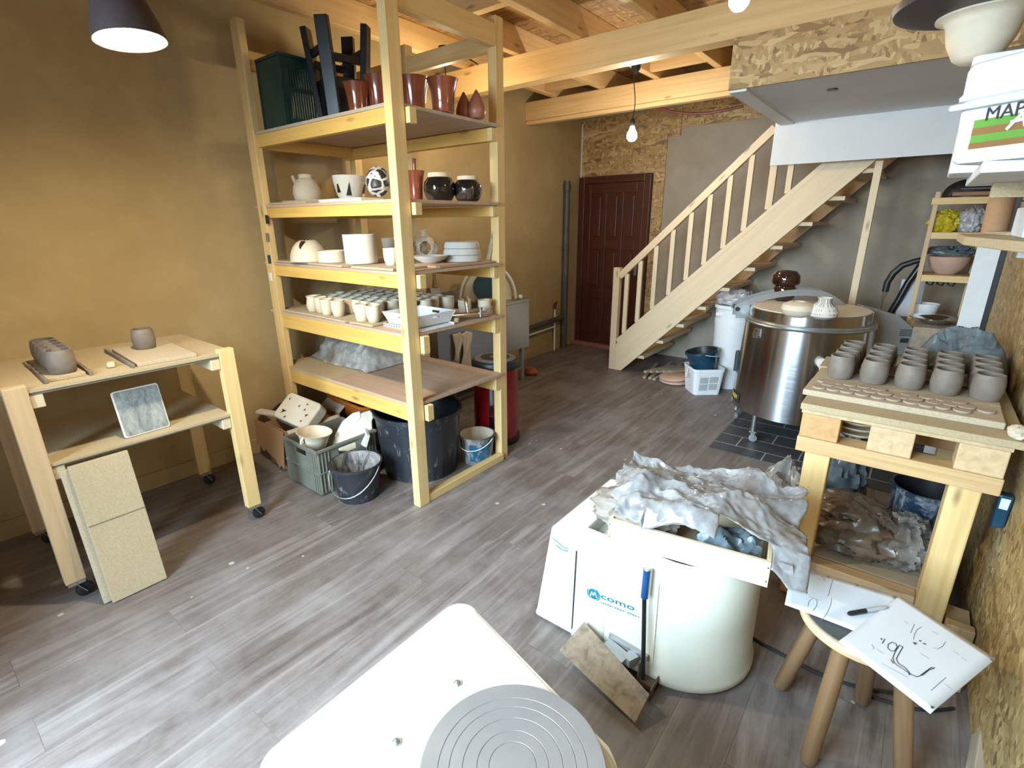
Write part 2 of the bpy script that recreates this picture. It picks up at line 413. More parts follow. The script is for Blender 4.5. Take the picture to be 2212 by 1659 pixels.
        if bevel:
            m = o.modifiers.new('bevel', 'BEVEL'); m.width = bevel; m.segments = seg; m.limit_method = 'ANGLE'; m.angle_limit = R(40); m.harden_normals = False
            me.polygons.foreach_set('use_smooth', s.sm)
        th = thick if thick is not None else getattr(s, 'thick', 0)
        if th: m = o.modifiers.new('solid', 'SOLIDIFY'); m.thickness = th; m.offset = 0
        if label: o['label'] = label
        return o
def parent_world(o):
    p = Vector((0, 0, 0))
    while o is not None: p += o.location; o = o.parent
    return p
def tag(o, label, cat, group=None, kind=None):
    if kind: o['kind'] = kind
    if label: o['label'] = label
    if cat: o['category'] = cat
    if group: o['group'] = group
    return o
def thing(name, label, cat, loc=(0, 0, 0), rotz=0, group=None, rot=None):
    o = bpy.data.objects.new(name, None); C.objects.link(o); o.empty_display_size = .05
    o.location = loc; o.rotation_euler = rot if rot else (0, 0, rotz)
    return tag(o, label, cat, group)
def dup(root, loc, rotz=None, label=None):
    r = root.copy(); C.objects.link(r); r.location = loc
    if rotz is not None: r.rotation_euler = (0, 0, rotz)
    if label: r['label'] = label
    for ch in list(root.children):
        c = ch.copy(); C.objects.link(c); c.parent = r
        for g in ch.children:
            d = g.copy(); C.objects.link(d); d.parent = c
    return r
def struct(mb, name, mat, **k):
    o = mb.build(name, mat, **k); o['kind'] = 'structure'; return o
def text_mb(txt, size, T, depth=.001, font_scale=(1, 1), bend=None, align='LEFT'):
    cu = bpy.data.curves.new('lettering', 'FONT'); cu.body = txt; cu.size = size; cu.extrude = depth/2; cu.align_x = align; cu.resolution_u = 3
    o = bpy.data.objects.new('lettering', cu); me = bpy.data.meshes.new_from_object(o)
    mb = MB(); vs = [Vector((v.co.x*font_scale[0], v.co.y*font_scale[1], v.co.z)) for v in me.vertices]
    if bend: vs = [bend(v) for v in vs]
    mb.add(vs, [tuple(p.vertices) for p in me.polygons], None, False, T)
    bpy.data.objects.remove(o); bpy.data.curves.remove(cu); bpy.data.meshes.remove(me); return mb
def frame(o, X, Y):
    """matrix with origin o, local x along X and local y along Y"""
    X = Vector(X).normalized(); Z = X.cross(Vector(Y)).normalized(); Y = Z.cross(X)
    T = Matrix((X, Y, Z)).transposed().to_4x4(); T.translation = Vector(o); return T
def crumple(p, sc=6, amp=.02, seed=0, oct=4):
    q = Vector(p)*sc+Vector((seed*7.1, seed*3.3, seed*1.7)); a = amp; v = 0
    for _ in range(oct):
        v += a*(1-2*abs(noise.noise(q))); q = q*2.1+Vector((3, 1, 2)); a *= .5
    return v
def rounded(x0, x1, y0, y1, r, n=6):
    pts = []
    for cx, cy, a0 in ((x1-r, y1-r, 0), (x0+r, y1-r, 90), (x0+r, y0+r, 180), (x1-r, y0+r, 270)):
        pts += [(cx+r*math.cos(R(a0+90*k/n)), cy+r*math.sin(R(a0+90*k/n))) for k in range(n+1)]
    return pts
ORD = ['first', 'second', 'third', 'fourth', 'fifth', 'sixth', 'seventh', 'eighth', 'ninth', 'tenth', 'eleventh', 'twelfth']
def pot_profile(kind, r, h, t=None):
    t = t or max(.004, r*.09)
    P = {
        'cup':   [(.62, 0), (.72, .04), (.9, .3), (1, .62), (.98, .85), (1, 1)],
        'waist': [(.70, 0), (.78, .05), (1, .35), (.92, .62), (.82, .80), (.95, 1)],
        'barrel': [(.80, 0), (.90, .06), (1, .42), (.97, .7), (.88, .94), (.86, 1)],
        'cyl':   [(.92, 0), (.97, .03), (.98, .5), (1, 1)],
        'bowl':  [(.45, 0), (.5, .04), (.8, .35), (.96, .75), (1, 1)],
        'flare': [(.64, 0), (.68, .05), (.70, .3), (.76, .6), (.90, .88), (1, 1)],
        'jar':   [(.55, 0), (.70, .08), (.95, .35), (1, .52), (.92, .75), (.76, .90), (.74, 1)],
        'plate': [(.45, 0), (.5, .10), (.8, .5), (1, 1)],
        'bucket': [(.70, 0), (.72, .02), (.98, .95), (1, .95), (1, 1)],
    }[kind]
    out = [(a*r, b*h) for a, b in P]
    inn = [(max(.001, a*r-t), max(t, b*h) if b < 1 else h) for a, b in reversed(P)]
    return [(0, 0)]+out+inn+[(0, t)]
# ================================================================ THE ROOM
XL, XR, YB, YF, ZC = -3.48, .40, 5.82, -.55, 2.89
struct(MB().bx(XL-.12, XR+.9, YF-.1, YB+.12, -.1, 0), 'floor', 'vinyl_planks')
struct(MB().bx(-.949, XR, 3.475, 5.6, 0, .004), 'floor', 'slate_tile')
struct(MB().bx(XL-.1, XL, YF, YB, 0, ZC), 'wall_left', 'plaster')
struct(MB().bx(XL-.1, XR+.1, YB, YB+.1, 0, ZC), 'wall_back', 'plaster_grey')
struct(MB().bx(XR, XR+.1, YF, YB, 0, ZC), 'wall_right', 'osb_wall')
wf = MB(); wx0, wx1, wz0, wz1 = -2.12, -.30, .04, 2.26
wf.bx(XL-.1, wx0, YF-.1, YF, 0, ZC); wf.bx(wx1, XR+.1, YF-.1, YF, 0, ZC); wf.bx(wx0, wx1, YF-.1, YF, 0, wz0); wf.bx(wx0, wx1, YF-.1, YF, wz1, ZC)
struct(wf, 'wall_front', 'plaster')
wn = MB()
for a, b, c, d in ((wx0, wx0+.06, wz0, wz1), (wx1-.06, wx1, wz0, wz1), (wx0+.06, wx1-.06, wz0, wz0+.06), (wx0+.06, wx1-.06, wz1-.06, wz1), ((wx0+wx1)/2-.03, (wx0+wx1)/2+.03, wz0+.06, wz1-.06)): wn.bx(a, b, YF-.08, YF-.02, c, d)
win = struct(wn, 'window_1', 'white_paint')
MB().bx(wx0+.06, wx1-.06, YF-.052, YF-.048, wz0+.06, wz1-.06).build('glass_pane', 'window_glass', win, world=True)
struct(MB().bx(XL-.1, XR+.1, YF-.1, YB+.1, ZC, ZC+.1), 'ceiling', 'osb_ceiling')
struct(MB().bx(XL, XL+.018, YF, 5.36, 0, .10).bx(XL, XL+.018, 5.50, 5.72, 0, .10), 'baseboard_left', 'plaster')
# boards of the back wall
struct(MB().bx(-3.465, -2.40, YB-.014, YB, 2.075, 2.70).bx(-2.40, -2.26, YB-.014, YB, 2.42, 2.70).bx(-2.53, -2.40, YB-.014, YB, 0, 2.075), 'trim_1', 'osb')
struct(MB().bx(-2.255, -.9, YB-.010, YB, 2.50, 2.72), 'trim_2', 'osb')
struct(MB().bx(-3.475, -3.462, YB-.03, YB, 0, 2.66), 'trim_3', 'white_paint')
# boxed-in landing: board front, white underside, white face
struct(MB().bx(-1.045, XR, 3.352, 3.368, 2.262, 2.522), 'trim_4', 'osb')
struct(MB().bx(-1.045, XR, 3.37, 4.73, 2.265, 2.285), 'trim_5', 'white_plaster')
struct(MB().bx(-1.085, XR, 4.73, 4.755, 1.966, 2.285), 'trim_6', 'white_plaster')
struct(MB().bx(-1.045, -.95, 3.37, 4.73, 2.250, 2.265), 'trim_7', 'white_plaster')
tag(MB().lathe([(0, 0), (.028, 0), (.028, .006), (0, .006)], 16, (-.575, 3.72, 2.258)).build('cable_hole', 'black_plastic'), 'small dark round hole in the white soffit under the landing', 'hole')
struct(MB().bx(.262, .372, 4.28, 4.30, 0, 2.25), 'trim_8', 'white_paint'); struct(MB().bx(.374, .398, 4.27, 4.31, 0, 2.25), 'trim_9', 'black_plastic')
# door
dm = MB(); dx0, dx1 = -3.46, -2.535
dm.bx(dx0, dx0+.075, YB-.07, YB, 0, 2.065); dm.bx(dx1-.075, dx1, YB-.07, YB, 0, 2.065); dm.bx(dx0+.075, dx1-.075, YB-.07, YB, 1.985, 2.065, 0)
door = struct(dm, 'door_1', 'door_wood', bevel=.004)
lf = MB(); a, b = dx0+.078, dx1-.078; yz = YB-.045
lf.bx(a, b, yz, YB-.01, .01, 1.983, 2)
xs = [a, a+.09, a+.09+.165, a+.09+.165+.055, b-.255+.0, b-.20, b-.09, b]
for q0, q1 in ((a, a+.085), (b-.085, b)): lf.bx(q0, q1, yz-.014, yz, .01, 1.983, 2)
w3 = (b-a-.17-.11)/3
for k in (1, 2): lf.bx(a+.085+k*w3+(k-1)*.055, a+.085+k*w3+k*.055, yz-.014, yz, .12, 1.88, 2)
for z0, z1 in ((.01, .13), (.62, .74), (1.22, 1.34), (1.87, 1.983)): lf.bx(a+.085, b-.085, yz-.013, yz, z0, z1, 0)
leaf = lf.build('door_leaf', 'door_wood', door, world=True, bevel=.003)
pn = MB()
for k in range(3):
    x0 = a+.085+k*(w3+.055)
    for z0, z1 in ((.13, .62), (.74, 1.22), (1.34, 1.87)): pn.bx(x0+.03, x0+w3-.03, yz-.010, yz+.001, z0+.035, z1-.035, 2)
pn.build('raised_panels', 'door_wood', door, world=True, bevel=.006)
h = MB(); h.bx(b-.06, b-.025, yz-.022, yz-.0141, .93, 1.10); h.tube([(b-.042, yz-.02, 1.03), (b-.042, yz-.05, 1.03), (b-.13, yz-.052, 1.03)], .008); h.build('door_handle', 'zinc', door, world=True)
tag(MB().bx(-3.46, -2.50, YB-.17, YB-.071, 0, .045).build('door_step', 'red_tile_step', bevel=.006), 'low reddish tiled step at the foot of the dark wooden door', 'step')

# ---------------------------------------------------------------- beams and joists
b1 = MB().bx(XL, XR, 3.37, 3.49, 2.525, 2.717, 0).build('ceiling_beam', 'beam_pine', bevel=.006); tag(b1, 'near heavy pine beam spanning the room above the rack, with dark knots', 'beam')
b2 = thing('ceiling_beam', 'far pine beam with a stepped lower edge, in front of the door wall', 'beam', (-2.2, 4.72, 2.52))
MB().bx(XL, -1.0, 4.66, 4.727, 2.545, 2.717, 0).build('beam_board', 'beam_pine', b2, world=True, bevel=.005)
MB().bx(XL, -1.0, 4.675, 4.75, 2.508, 2.544, 0).build('lower_lath', 'beam_pine', b2, world=True, bevel=.004)
JX = [-3.12, -2.60, -2.07, -1.55, -1.03, -.52, .0]
jt = ['beside the left wall', 'over the rack, second from the left wall', 'just right of the front rack post', 'fourth from the left wall', 'fifth from the left wall, over the pendant bulb', 'sixth from the left wall, above the white landing', 'nearest the right board wall']
j0 = None
for x, tx in zip(JX, jt):
    if j0 is None: o = j0 = MB().bx(-.03, .03, YF, YB, 0, ZC-2.719, 1).build('ceiling_joist', 'beam_pine', None, (x, 0, 2.718), bevel=.004); 
    else: o = dup(j0, (x, 0, 2.718))
    tag(o, 'pale ceiling joist '+tx, 'joist', 'joists under the board ceiling')
for k, (x0, x1, y, tx) in enumerate(((-2.57, -2.10, 2.62, 'behind the top of the rack'), (-2.04, -1.58, 2.30, 'right of the rack top'), (-3.09, -2.63, 4.45, 'near the far beam by the left wall'), (-2.04, -1.58, 4.45, 'beside the hanging bulb'))):
    tag(MB().bx(x0, x1, y, y+.06, 2.73, 2.888, 0).build('joist_blocking', 'beam_pine', bevel=.003), 'short pine block between two joists '+tx, 'block', 'blocking between joists')

# ---------------------------------------------------------------- lamps
def bulb_mb(r=.034, h=.11):
    return MB().lathe([(0, -h), (r*.55, -h+.006), (r*.92, -h*.80), (r, -h*.62), (r*.86, -h*.42), (r*.52, -h*.20), (r*.40, -.004), (0, 0)], 20)
def socket_mb(): return MB().lathe([(0, 0), (.017, 0), (.019, .012), (.019, .042), (.010, .055), (0, .055)], 16)
def pendant(p, ztop, glassmat, label, rose=True, shade=None, wob=.01, r=.034):
    t = thing('pendant_lamp', label, 'lamp', p)
    bulb_mb(r).build('bulb', glassmat, t); socket_mb().build('socket', 'black_plastic', t)
    L = ztop-p[2]
    MB().tube([(wob*math.sin(k*.8), 0, .05+(L-.05)*k/8) for k in range(9)], .0035, 6).build('cord', 'black_cable', t)
    if rose:
        MB().lathe([(0, L-.085), (.013, L-.085), (.034, L-.06), (.036, L), (0, L)], 18).build('ceiling_rose', 'black_plastic', t)
    if shade:
        MB().lathe([(.034, .050), (.066, .013), (.087, -.05), (.0975, -.094), (.0965, -.094), (.085, -.05), (.064, .010), (.034, .047)], 40).build('shade_lining', 'white_paint', t)
        MB().lathe([(.024, .060), (.040, .058), (.071, .02), (.092, -.05), (.101, -.095), (.0985, -.095), (.089, -.05), (.068, .015), (.037, .053), (.024, .055), (.024, .060)], 40).build('lamp_shade', shade, t)
    return t
bz = AY(1366, 278, 4.0); pendant((bz.x, 4.0, bz.z+.018), 2.70, 'bulb_glass_back', 'bare pear-shaped bulb hanging on a black cord in front of the door wall', r=.040)
lc = AZ(274, 84, 2.10); pl0 = pendant((lc.x, lc.y, 2.188), ZC, 'bulb_glass_shade', 'lit pendant lamp with a dark brown metal shade before the left wall', shade='dark_metal_paint', rose=False)
pl0.rotation_euler = (R(4), R(-6), 0)
rc = AZ(1598, -8, 2.26); pendant((rc.x, rc.y, 2.325), ZC, 'bulb_glass', 'lit bulb at the top edge in front of the near heavy beam', rose=False)
pendant((-2.832, 2.86, 2.445), 2.70, 'bulb_glass_sink', 'bare bulb on a black cord hanging behind the rack above the sink')
tag(MB().tube([AY(x, y, 3.3) for x, y in ((975, 121), (1000, 124), (1018, 130), (1032, 139))], .006, 6).build('ceiling_cable', 'black_cable'), 'thin black cable looping from the lamp rose behind the rack to the near beam', 'cable')
tag(MB().tube([(-3.3+.35*k, .9+.22*k, 2.70-.006*math.sin(k*1.3)) for k in range(5)], .006, 6).build('ceiling_cable', 'black_cable'), 'black cable under the joists at the top left near the rack', 'cable')
tag(MB().tube([AY(x, y, 4.77) for x, y in ((1422, 232), (1450, 241), (1490, 246), (1530, 244), (1570, 237), (1605, 229))], .011, 8).build('loose_cable', 'dark_red_cable'), 'dark red cable sagging under the far beam towards the white landing', 'cable')

# ================================================================ THE RACK
rk = thing('storage_rack', 'tall pale pine storage rack with five shelves standing against the left wall', 'rack', (-2.68, 2.08, 0))
def rp(name, mb, mat='pine', **k): return mb.build(name, mat, rk, world=True, **k)
PF0, PF1 = 1.662, 1.706
rp('post', MB().bx(-2.04, -1.985, PF0, PF1+.03, 0, 2.88, 2), bevel=.003)
rp('post', MB().bx(-3.345, -3.262, PF0, PF1, 0, 2.66, 2), bevel=.003)
rp('post', MB().bx(-2.068, -2.008, 2.425, 2.49, 0, 2.60, 2), bevel=.003)
rp('post', MB().bx(-3.41, -3.345, 2.425, 2.485, 0, 2.60, 2), bevel=.003)
rp('post', MB().bx(-2.80, -2.735, 2.425, 2.485, 0, 2.60, 2), bevel=.003)
ZS = [(1.99, 2.058), (1.587, 1.645), (1.233, 1.300), (.893, .985), (.512, .602)]
for z0, z1 in ZS:
    rp('front_rail', MB().bx(-3.262, -2.041, PF0+.014, PF1+.006, z0, z1, 0), 'rail_pine', bevel=.003)
    rp('rail_end', MB().bx(-1.984, -1.955, 1.738, 1.780, z0, z1, 0), bevel=.002)
    rp('rear_rail', MB().bx(-3.41, -2.045, 2.376, 2.424, z0-.004, z1-.004, 0), 'rail_pine', bevel=.003)
    rp('rail_end', MB().bx(-2.044, -2.008, 2.378, 2.4245, z0-.004, z1-.004, 0), bevel=.002)
    rp('side_bearer', MB().bx(-3.345, -3.30, PF1+.008, 2.375, z0, z1, 1), 'rail_pine', bevel=.003)
rp('foot_rail', MB().bx(-2.04, -1.99, PF1+.032, 2.424, 0, .048, 1), bevel=.003)
rp('top_rail', MB().bx(-2.055, -2.005, PF1+.032, 2.424, 2.455, 2.56, 1), bevel=.003)
rp('top_rail', MB().bx(-3.345, -2.07, 2.428, 2.472, 2.44, 2.53, 0), bevel=.003)
rp('top_rail', MB().bx(-3.40, -3.348, 1.72, 2.424, 2.44, 2.53, 1), bevel=.003)
DK = [.0]*5
for i, (z0, z1) in enumerate(ZS):
    d = MB()
    if i < 4: rp('shelf_board', MB().bx(-3.40, -1.992, PF0+.012, 2.425, z1+.0005, z1+.016, 0), 'plywood' if i else 'grey_board')
    else:
        rp('shelf_board', MB().bx(-3.40, -2.755, PF0+.012, 2.425, z1+.0005, z1+.020, 0), 'fibreboard')
        rp('shelf_board', MB().bx(-2.750, -1.992, PF0+.010, 2.425, z1+.0005, z1+.018, 0), 'plywood')
    DK[i] = z1+.0165
DK[4] = ZS[4][1]+.0205
Z1, Z2, Z3, Z4, Z5 = DK
for (x, y, c, nm, lb, ct) in ((578, 474, 'black_plastic', 'wall_clip', 'small dark clip on the left rack post below the second shelf', 'clip'), (579, 513, 'zinc', 'hook', 'small metal hook on the left rack post beside the third shelf', 'hook'), (583, 560, 'blue_plastic', 'clothes_peg', 'small dark blue peg clipped to the left rack post', 'peg'), (586, 598, 'white_paint', 'paper_tag', 'small white paper tag on the left rack post below the third shelf', 'tag')):
    p = AY(x, y, PF0); s = 9*mpp(p)
    tag(MB().bx(p.x-s/2, p.x+s/2, PF0-.008, PF0-.0005, p.z-s, p.z+s).build(nm, c, bevel=.002), lb, ct)

# ---- top shelf
cr = thing('crate', 'dark green slatted plastic crate on the top shelf of the rack', 'crate', (-3.10, 1.87, Z1+.002))
w = .125; d = .15; H = .36
q = MB(); q.bx(-w, w, -d, d, 0, .012); q.bx(-w, w, -d, -d+.008, .012, H); q.bx(-w, -w+.008, -d+.008, d-.008, .012, H); q.bx(-w, w, d-.008, d, .012, H)
q.bx(w-.008, w, -d+.008, d-.008, .012, .05); q.bx(w-.008, w, -d+.008, d-.008, H-.05, H); q.bx(w-.008, w, -d+.008, -d+.05, .05, H-.05); q.bx(w-.008, w, d-.05, d-.008, .05, H-.05); q.bx(w-.008, w, -d+.05, d-.05, .19, .215)
for k in range(13):
    y = -d+.05+(2*d-.1)*(k+.5)/13; q.bx(w-.007, w-.001, y-.005, y+.005, .05, H-.05)
for x in (-w-.003, w-.010): q.bx(x, x+.013, -d-.004, -d+.012, 0, H)
q.build('crate_body', 'green_plastic', cr, bevel=.002)
r_ = MB()
for x0, x1, y0, y1 in ((-w-.006, w+.006, -d-.006, -d+.010), (-w-.006, w+.006, d-.010, d+.006), (-w-.006, -w+.010, -d+.010, d-.010), (w-.010, w+.006, -d+.010, d-.010)): r_.bx(x0, x1, y0, y1, H, H+.016)
r_.build('rim', 'green_plastic', cr, bevel=.003)
sp = AY(697, 240, 1.99)
st = thing('bar_stool', 'black painted wooden stool standing upside down on the top rack shelf', 'stool', (-2.805, 1.985, Z1+.002), R(33))
MB().lathe([(0, 0), (.15, 0), (.165, .012), (.165, .035), (.15, .045), (0, .045)], 32).build('seat', 'black_paint', st)
legs = [(math.cos(R(a)), math.sin(R(a))) for a in (-90, 0, 90, 180)]
for cx, cy in legs:
    MB().beam((cx*.125, cy*.125, .045), (cx*.175, cy*.175, .52), .072, .036, (cx, cy, 0)).build('leg', 'black_paint', st, bevel=.004)
for k in range(4):
    a, b = legs[k], legs[(k+1) % 4]; f = .155
    MB().beam((a[0]*f, a[1]*f, .34+.05*(k % 2)), (b[0]*f, b[1]*f, .34+.05*(k % 2)), .022, .040).build('stretcher', 'black_paint', st, bevel=.003)
for k in range(4):
    a, b = legs[k], legs[(k+1) % 4]; f = .128
    MB().beam((a[0]*f, a[1]*f, .150), (b[0]*f, b[1]*f, .150), .022, .205).build('apron', 'black_paint', st, bevel=.003)
def pot(name, kind, c, r, h, mat, label, cat, group=None, n=36, mb=None, rot=None):
    m = mb or MB().lathe(pot_profile(kind, r, h), n)
    return tag(m.build(name, mat, None, tuple(c), rot=rot), label, cat, group)
for px, w, top, y, lb in ((775, 58, 181, 1.83, 'glossy red-brown flared pot at the front edge of the top shelf beside the black stool'), (822, 66, 167, 1.93, 'glossy red-brown flared pot on the top shelf half hidden behind the front rack post'), (896, 66, 168, 2.10, 'glossy red-brown flared pot on the top shelf just right of the front rack post'), (958, 68, 171, 2.02, 'darkest red-brown flared pot on the top shelf next to the pointed cones')):
    p = AY(px, 240, y); p.z = Z1+.001; r = w*.5*mpp(p); pot('flared_pot', 'flare', p, r, height_at(p, top)-p.z, 'terracotta_glaze', lb, 'pot', 'red-brown pots on the top shelf')
for px, w, top, y, mt, lb in ((1003, 36, 198, 2.21, 'terracotta_matt', 'smaller dark pointed clay cone behind the larger cone on the top shelf'), (1030, 40, 193, 2.235, 'terracotta_matt', 'larger reddish pointed clay drop at the right end of the top shelf')):
    p = AY(px, 255, y); p.z = Z1+.001; r = w*.5*mpp(p); h = height_at(p, top)-p.z
    pot('clay_cone', '', p, r, h, mt, lb, 'cone', 'pointed cones', mb=MB().lathe([(0, 0), (.70*r, 0), (.84*r, .04*h), (r, .22*h), (.95*r, .36*h), (.72*r, .58*h), (.40*r, .80*h), (.10*r, .98*h), (0, h)], 28))

# ---- second shelf
p = AY(665, 432, 1.98); p.z = Z2+.001; r = 57*.5*mpp(p); h = height_at(p, 377)-p.z
tp = thing('teapot', 'unglazed cream teapot body with a short spout on the second rack shelf', 'teapot', p)
MB().lathe([(0, 0), (.6*r, 0), (.85*r, .10*h), (r, .38*h), (.94*r, .60*h), (.68*r, .82*h), (.48*r, .88*h), (.47*r, h), (.40*r, h), (.40*r, .86*h), (0, .84*h)], 32).build('pot_body', 'bisque', tp)
MB().tube([(-.80*r, -.1*r, .55*h), (-1.05*r, -.2*r, .74*h), (-1.28*r, -.28*r, .98*h)], [.20*r, .15*r, .11*r], 12).build('spout', 'bisque', tp)
p = AY(756, 420, 2.06); p.z = Z2+.001; r = 66*.5*mpp(p); h = height_at(p, 380)-p.z
bo = thing('cutout_bowl', 'white bowl with dark triangular cut-outs on the second rack shelf', 'bowl', p)
MB().lathe(pot_profile('bowl', r, h), 40).build('bowl_body', 'white_bisque', bo)
ct = MB()
for a, s, zz in ((-82, .28, .42), (-40, .40, .32), (40, .3, .4), (150, .3, .4)):
    ca, sa = math.cos(R(a)), math.sin(R(a)); rr = r*(.545+.78*zz); s *= .85
    T = frame((ca*rr, sa*rr, zz*h), (-sa, ca, 0), (ca*.50*r/h, sa*.50*r/h, 1)); ct.prism([(-s*r*.45, 0), (s*r*.45, 0), (s*r*.25, s*h*1.25)], -.004, .005, T)
ct.build('triangle_cutouts', 'black_plastic', bo)
p = AY(821, 420, 1.95); p.z = Z2+.012; r = 58*.5*mpp(p)
pot('marbled_jar', 'jar', (p.x-.02, p.y, p.z+.048), r*.92, r*1.8, 'marbled', 'black and white patterned jar lying tilted on the second shelf beside the front post', 'jar', rot=(R(-28), R(-32), 0))
p = AY(899, 428, 2.07); p.z = Z2+.001; r = 40*.5*mpp(p); h = height_at(p, 369)-p.z
lp = thing('handled_pot', 'glossy red-brown lidded pot right of the front post on the second shelf', 'pot', p)
MB().lathe(pot_profile('flare', r*1.05, h), 32).build('pot_body', 'terracotta_glaze', lp)
MB().lathe([(0, h*.9), (.75*r, h*.9), (.72*r, h*.96), (.2*r, h*1.02), (.18*r, h*1.3), (.25*r, h*1.36), (0, h*1.4)], 24).build('lid', 'terracotta_glaze', lp)
for px, w, top, y, lb in ((951, 68, 374, 2.13, 'round glossy black jar with a pale rim and speckled flank, left of its twin'), (1011, 62, 381, 2.25, 'round glossy black jar with a pale rim, at the right end of the second shelf')):
    p = AY(px, 432, y); p.z = Z2+.001; r = w*.5*mpp(p); h = height_at(p, top)-p.z
    j = thing('glazed_jar', lb, 'jar', p, group='black round jars on the second shelf')
    cut = lambda q, a, rr, z: q
    MB().lathe([(0, 0), (.62*r, 0), (.80*r, .08*h), (.97*r, .32*h), (r, .48*h), (.95*r, .68*h), (.74*r, .84*h), (.69*r, .86*h), (0, .86*h)], 40).build('jar_body', 'black_glaze', j)
    MB().lathe([(.70*r, .84*h), (.72*r, .90*h), (.70*r, h), (.60*r, h), (.60*r, .86*h)], 36).build('rim', 'bisque', j)
    # speckled flank: a patch of the body just outside the gloss
    sg = -1 if px < 980 else 1
    pr_ = [(0, .02), (.62, .02), (.80, .08), (.97, .32), (1, .48), (.95, .60)]
    def pt(u, v, r=r, h=h, sg=sg):
        zz = .03+(.58)*v*(1-.75*u); a = R(-95)+sg*R(75)*(1-u)*1.25-sg*R(22)
        rr = 0
        for (r1, z1), (r2, z2) in zip(pr_[1:], pr_[2:]):
            if z1 <= zz <= z2: rr = r1+(r2-r1)*(zz-z1)/(z2-z1)
        rr = rr or .66
        return (rr*r*1.006*math.cos(a), rr*r*1.006*math.sin(a), zz*h)
    MB().sheet(pt, 16, 10).build('speckled_patch', 'mottled_glaze', j)
def board(name, c, d, mat, label, cat, rz=0, group=None, bevel=.002):
    return tag(MB().box((0, 0, d[2]/2), d).build(name, mat, None, c, bevel=bevel, rot=(0, 0, rz)), label, cat, group)
board('ware_board', (-3.05, 1.79, Z2+.001), (.40, .20, .013), 'fibreboard', 'pale grey ware board at the left front of the second shelf', 'board', R(2))
board('ware_board', (-3.04, 1.83, Z2+.016), (.36, .12, .011), 'grey_board', 'second thin board lying on the left front ware board of the second shelf', 'board', R(3))
board('white_tile', (-2.80, 1.87, Z2+.002), (.27, .17, .022), 'white_bisque', 'thin white slab under the cut-out bowl front on the second shelf', 'tile', R(-4))
board('white_tile', (-2.47, 1.78, Z2+.002), (.25, .15, .016), 'white_bisque', 'white slab in front of the patterned jar on the second shelf', 'tile', R(3))

# ---- third shelf
board('ware_board', (-3.10, 1.82, Z3+.001), (.42, .26, .010), 'ware_board', 'thin ware board under the upturned bowl on the third shelf', 'board', R(1))
board('ware_board', (-2.70, 1.80, Z3+.001), (.36, .24, .012), 'ware_board', 'ware board under the tall white cylinder on the third shelf', 'board', R(-2))
board('ware_board', (-2.27, 1.80, Z3+.001), (.34, .24, .012), 'ware_board', 'ware board under the white mug on the third shelf', 'board', R(2))
board('ware_board', (-2.18, 2.16, Z3+.001), (.33, .46, .012), 'plywood', 'brown board under the stacked bowls at the right of the third shelf', 'board', R(1))
zb = Z3+.0135
c, r, h = spot(670, 567, zb-.002, 76, 519, rb=.9)
bm_ = MB(); nn = 120; nr = 36; vs = []; fs = []
for i in range(nr+1):
    t = i/nr*R(76)
    for k in range(nn): a = 2*PI*k/nn; q = r*math.cos(t)**.9; vs.append((q*math.cos(a), q*math.sin(a), h*math.sin(t)/math.sin(R(76))))
def brk(ang):                                              # how much of the wall is left at this bearing
    g = (ang-300+180) % 360-180
    return .90 - max(0, .46-abs(g)*.020) + .03*math.sin(ang*.21)
for i in range(nr):
    for k in range(nn):
        if (i+.5)/nr < brk((k+.5)*360/nn): fs.append((i*nn+k, i*nn+(k+1) % nn, (i+1)*nn+(k+1) % nn, (i+1)*nn+k))
bm_.add(vs, fs, None, True); bm_.thick = .007
tag(bm_.build('broken_bowl', 'stoneware_cream', None, (c.x, c.y, zb)), 'upturned cream bowl with a broken open top at the left of the third shelf', 'bowl')
for px, py, w, top, kind, mt, nm, lb, ct in (
    (719, 568, 60, 541, 'cyl', 'bisque', 'low_dish', 'low straight-sided cream dish between upturned bowl and tall cylinder', 'dish'),
    (782, 571, 70, 506, 'cyl', 'white_bisque', 'cylinder_vase', 'tall wide white cylinder pot on the third shelf', 'pot'),
    (846, 574, 32, 536, 'cup', 'white_bisque', 'mug_blank', 'white footed mug beside the front rack post on the third shelf', 'mug'),
    (832, 562, 36, 516, 'bowl', 'stoneware_cream', 'conical_pot', 'beige conical pot standing behind the white mug on the third shelf', 'pot')):
    c, r, h = spot(px, py, zb, w, top, rb=.9)
    if nm == 'conical_pot': c.y += .18; c.x -= .17
    pot(nm, kind, (c.x, c.y, zb), r, h, mt, lb, ct)
c, r, h = spot(744, 566, Z3+.002, 34, 522); c += Vector((-.33, .36, 0)); pot('rounded_vase', 'jar', (c.x, c.y, Z3+.002), .07, .13, 'stoneware_cream', 'small rounded vase half hidden behind the tall white cylinder', 'vase')
c, r, h = spot(858, 560, Z3+.002, 40, 500); c += Vector((-.16, .20, 0)); pot('tapered_bottle', '', (c.x, c.y, Z3+.002), .065, .22, 'bisque', 'pale tapered bottle half hidden behind the front post on the third shelf', 'bottle', mb=MB().lathe([(0, 0), (.06, 0), (.068, .03), (.055, .11), (.03, .17), (.022, .21), (.026, .22), (.016, .22), (.016, .2), (0, .19)], 28))
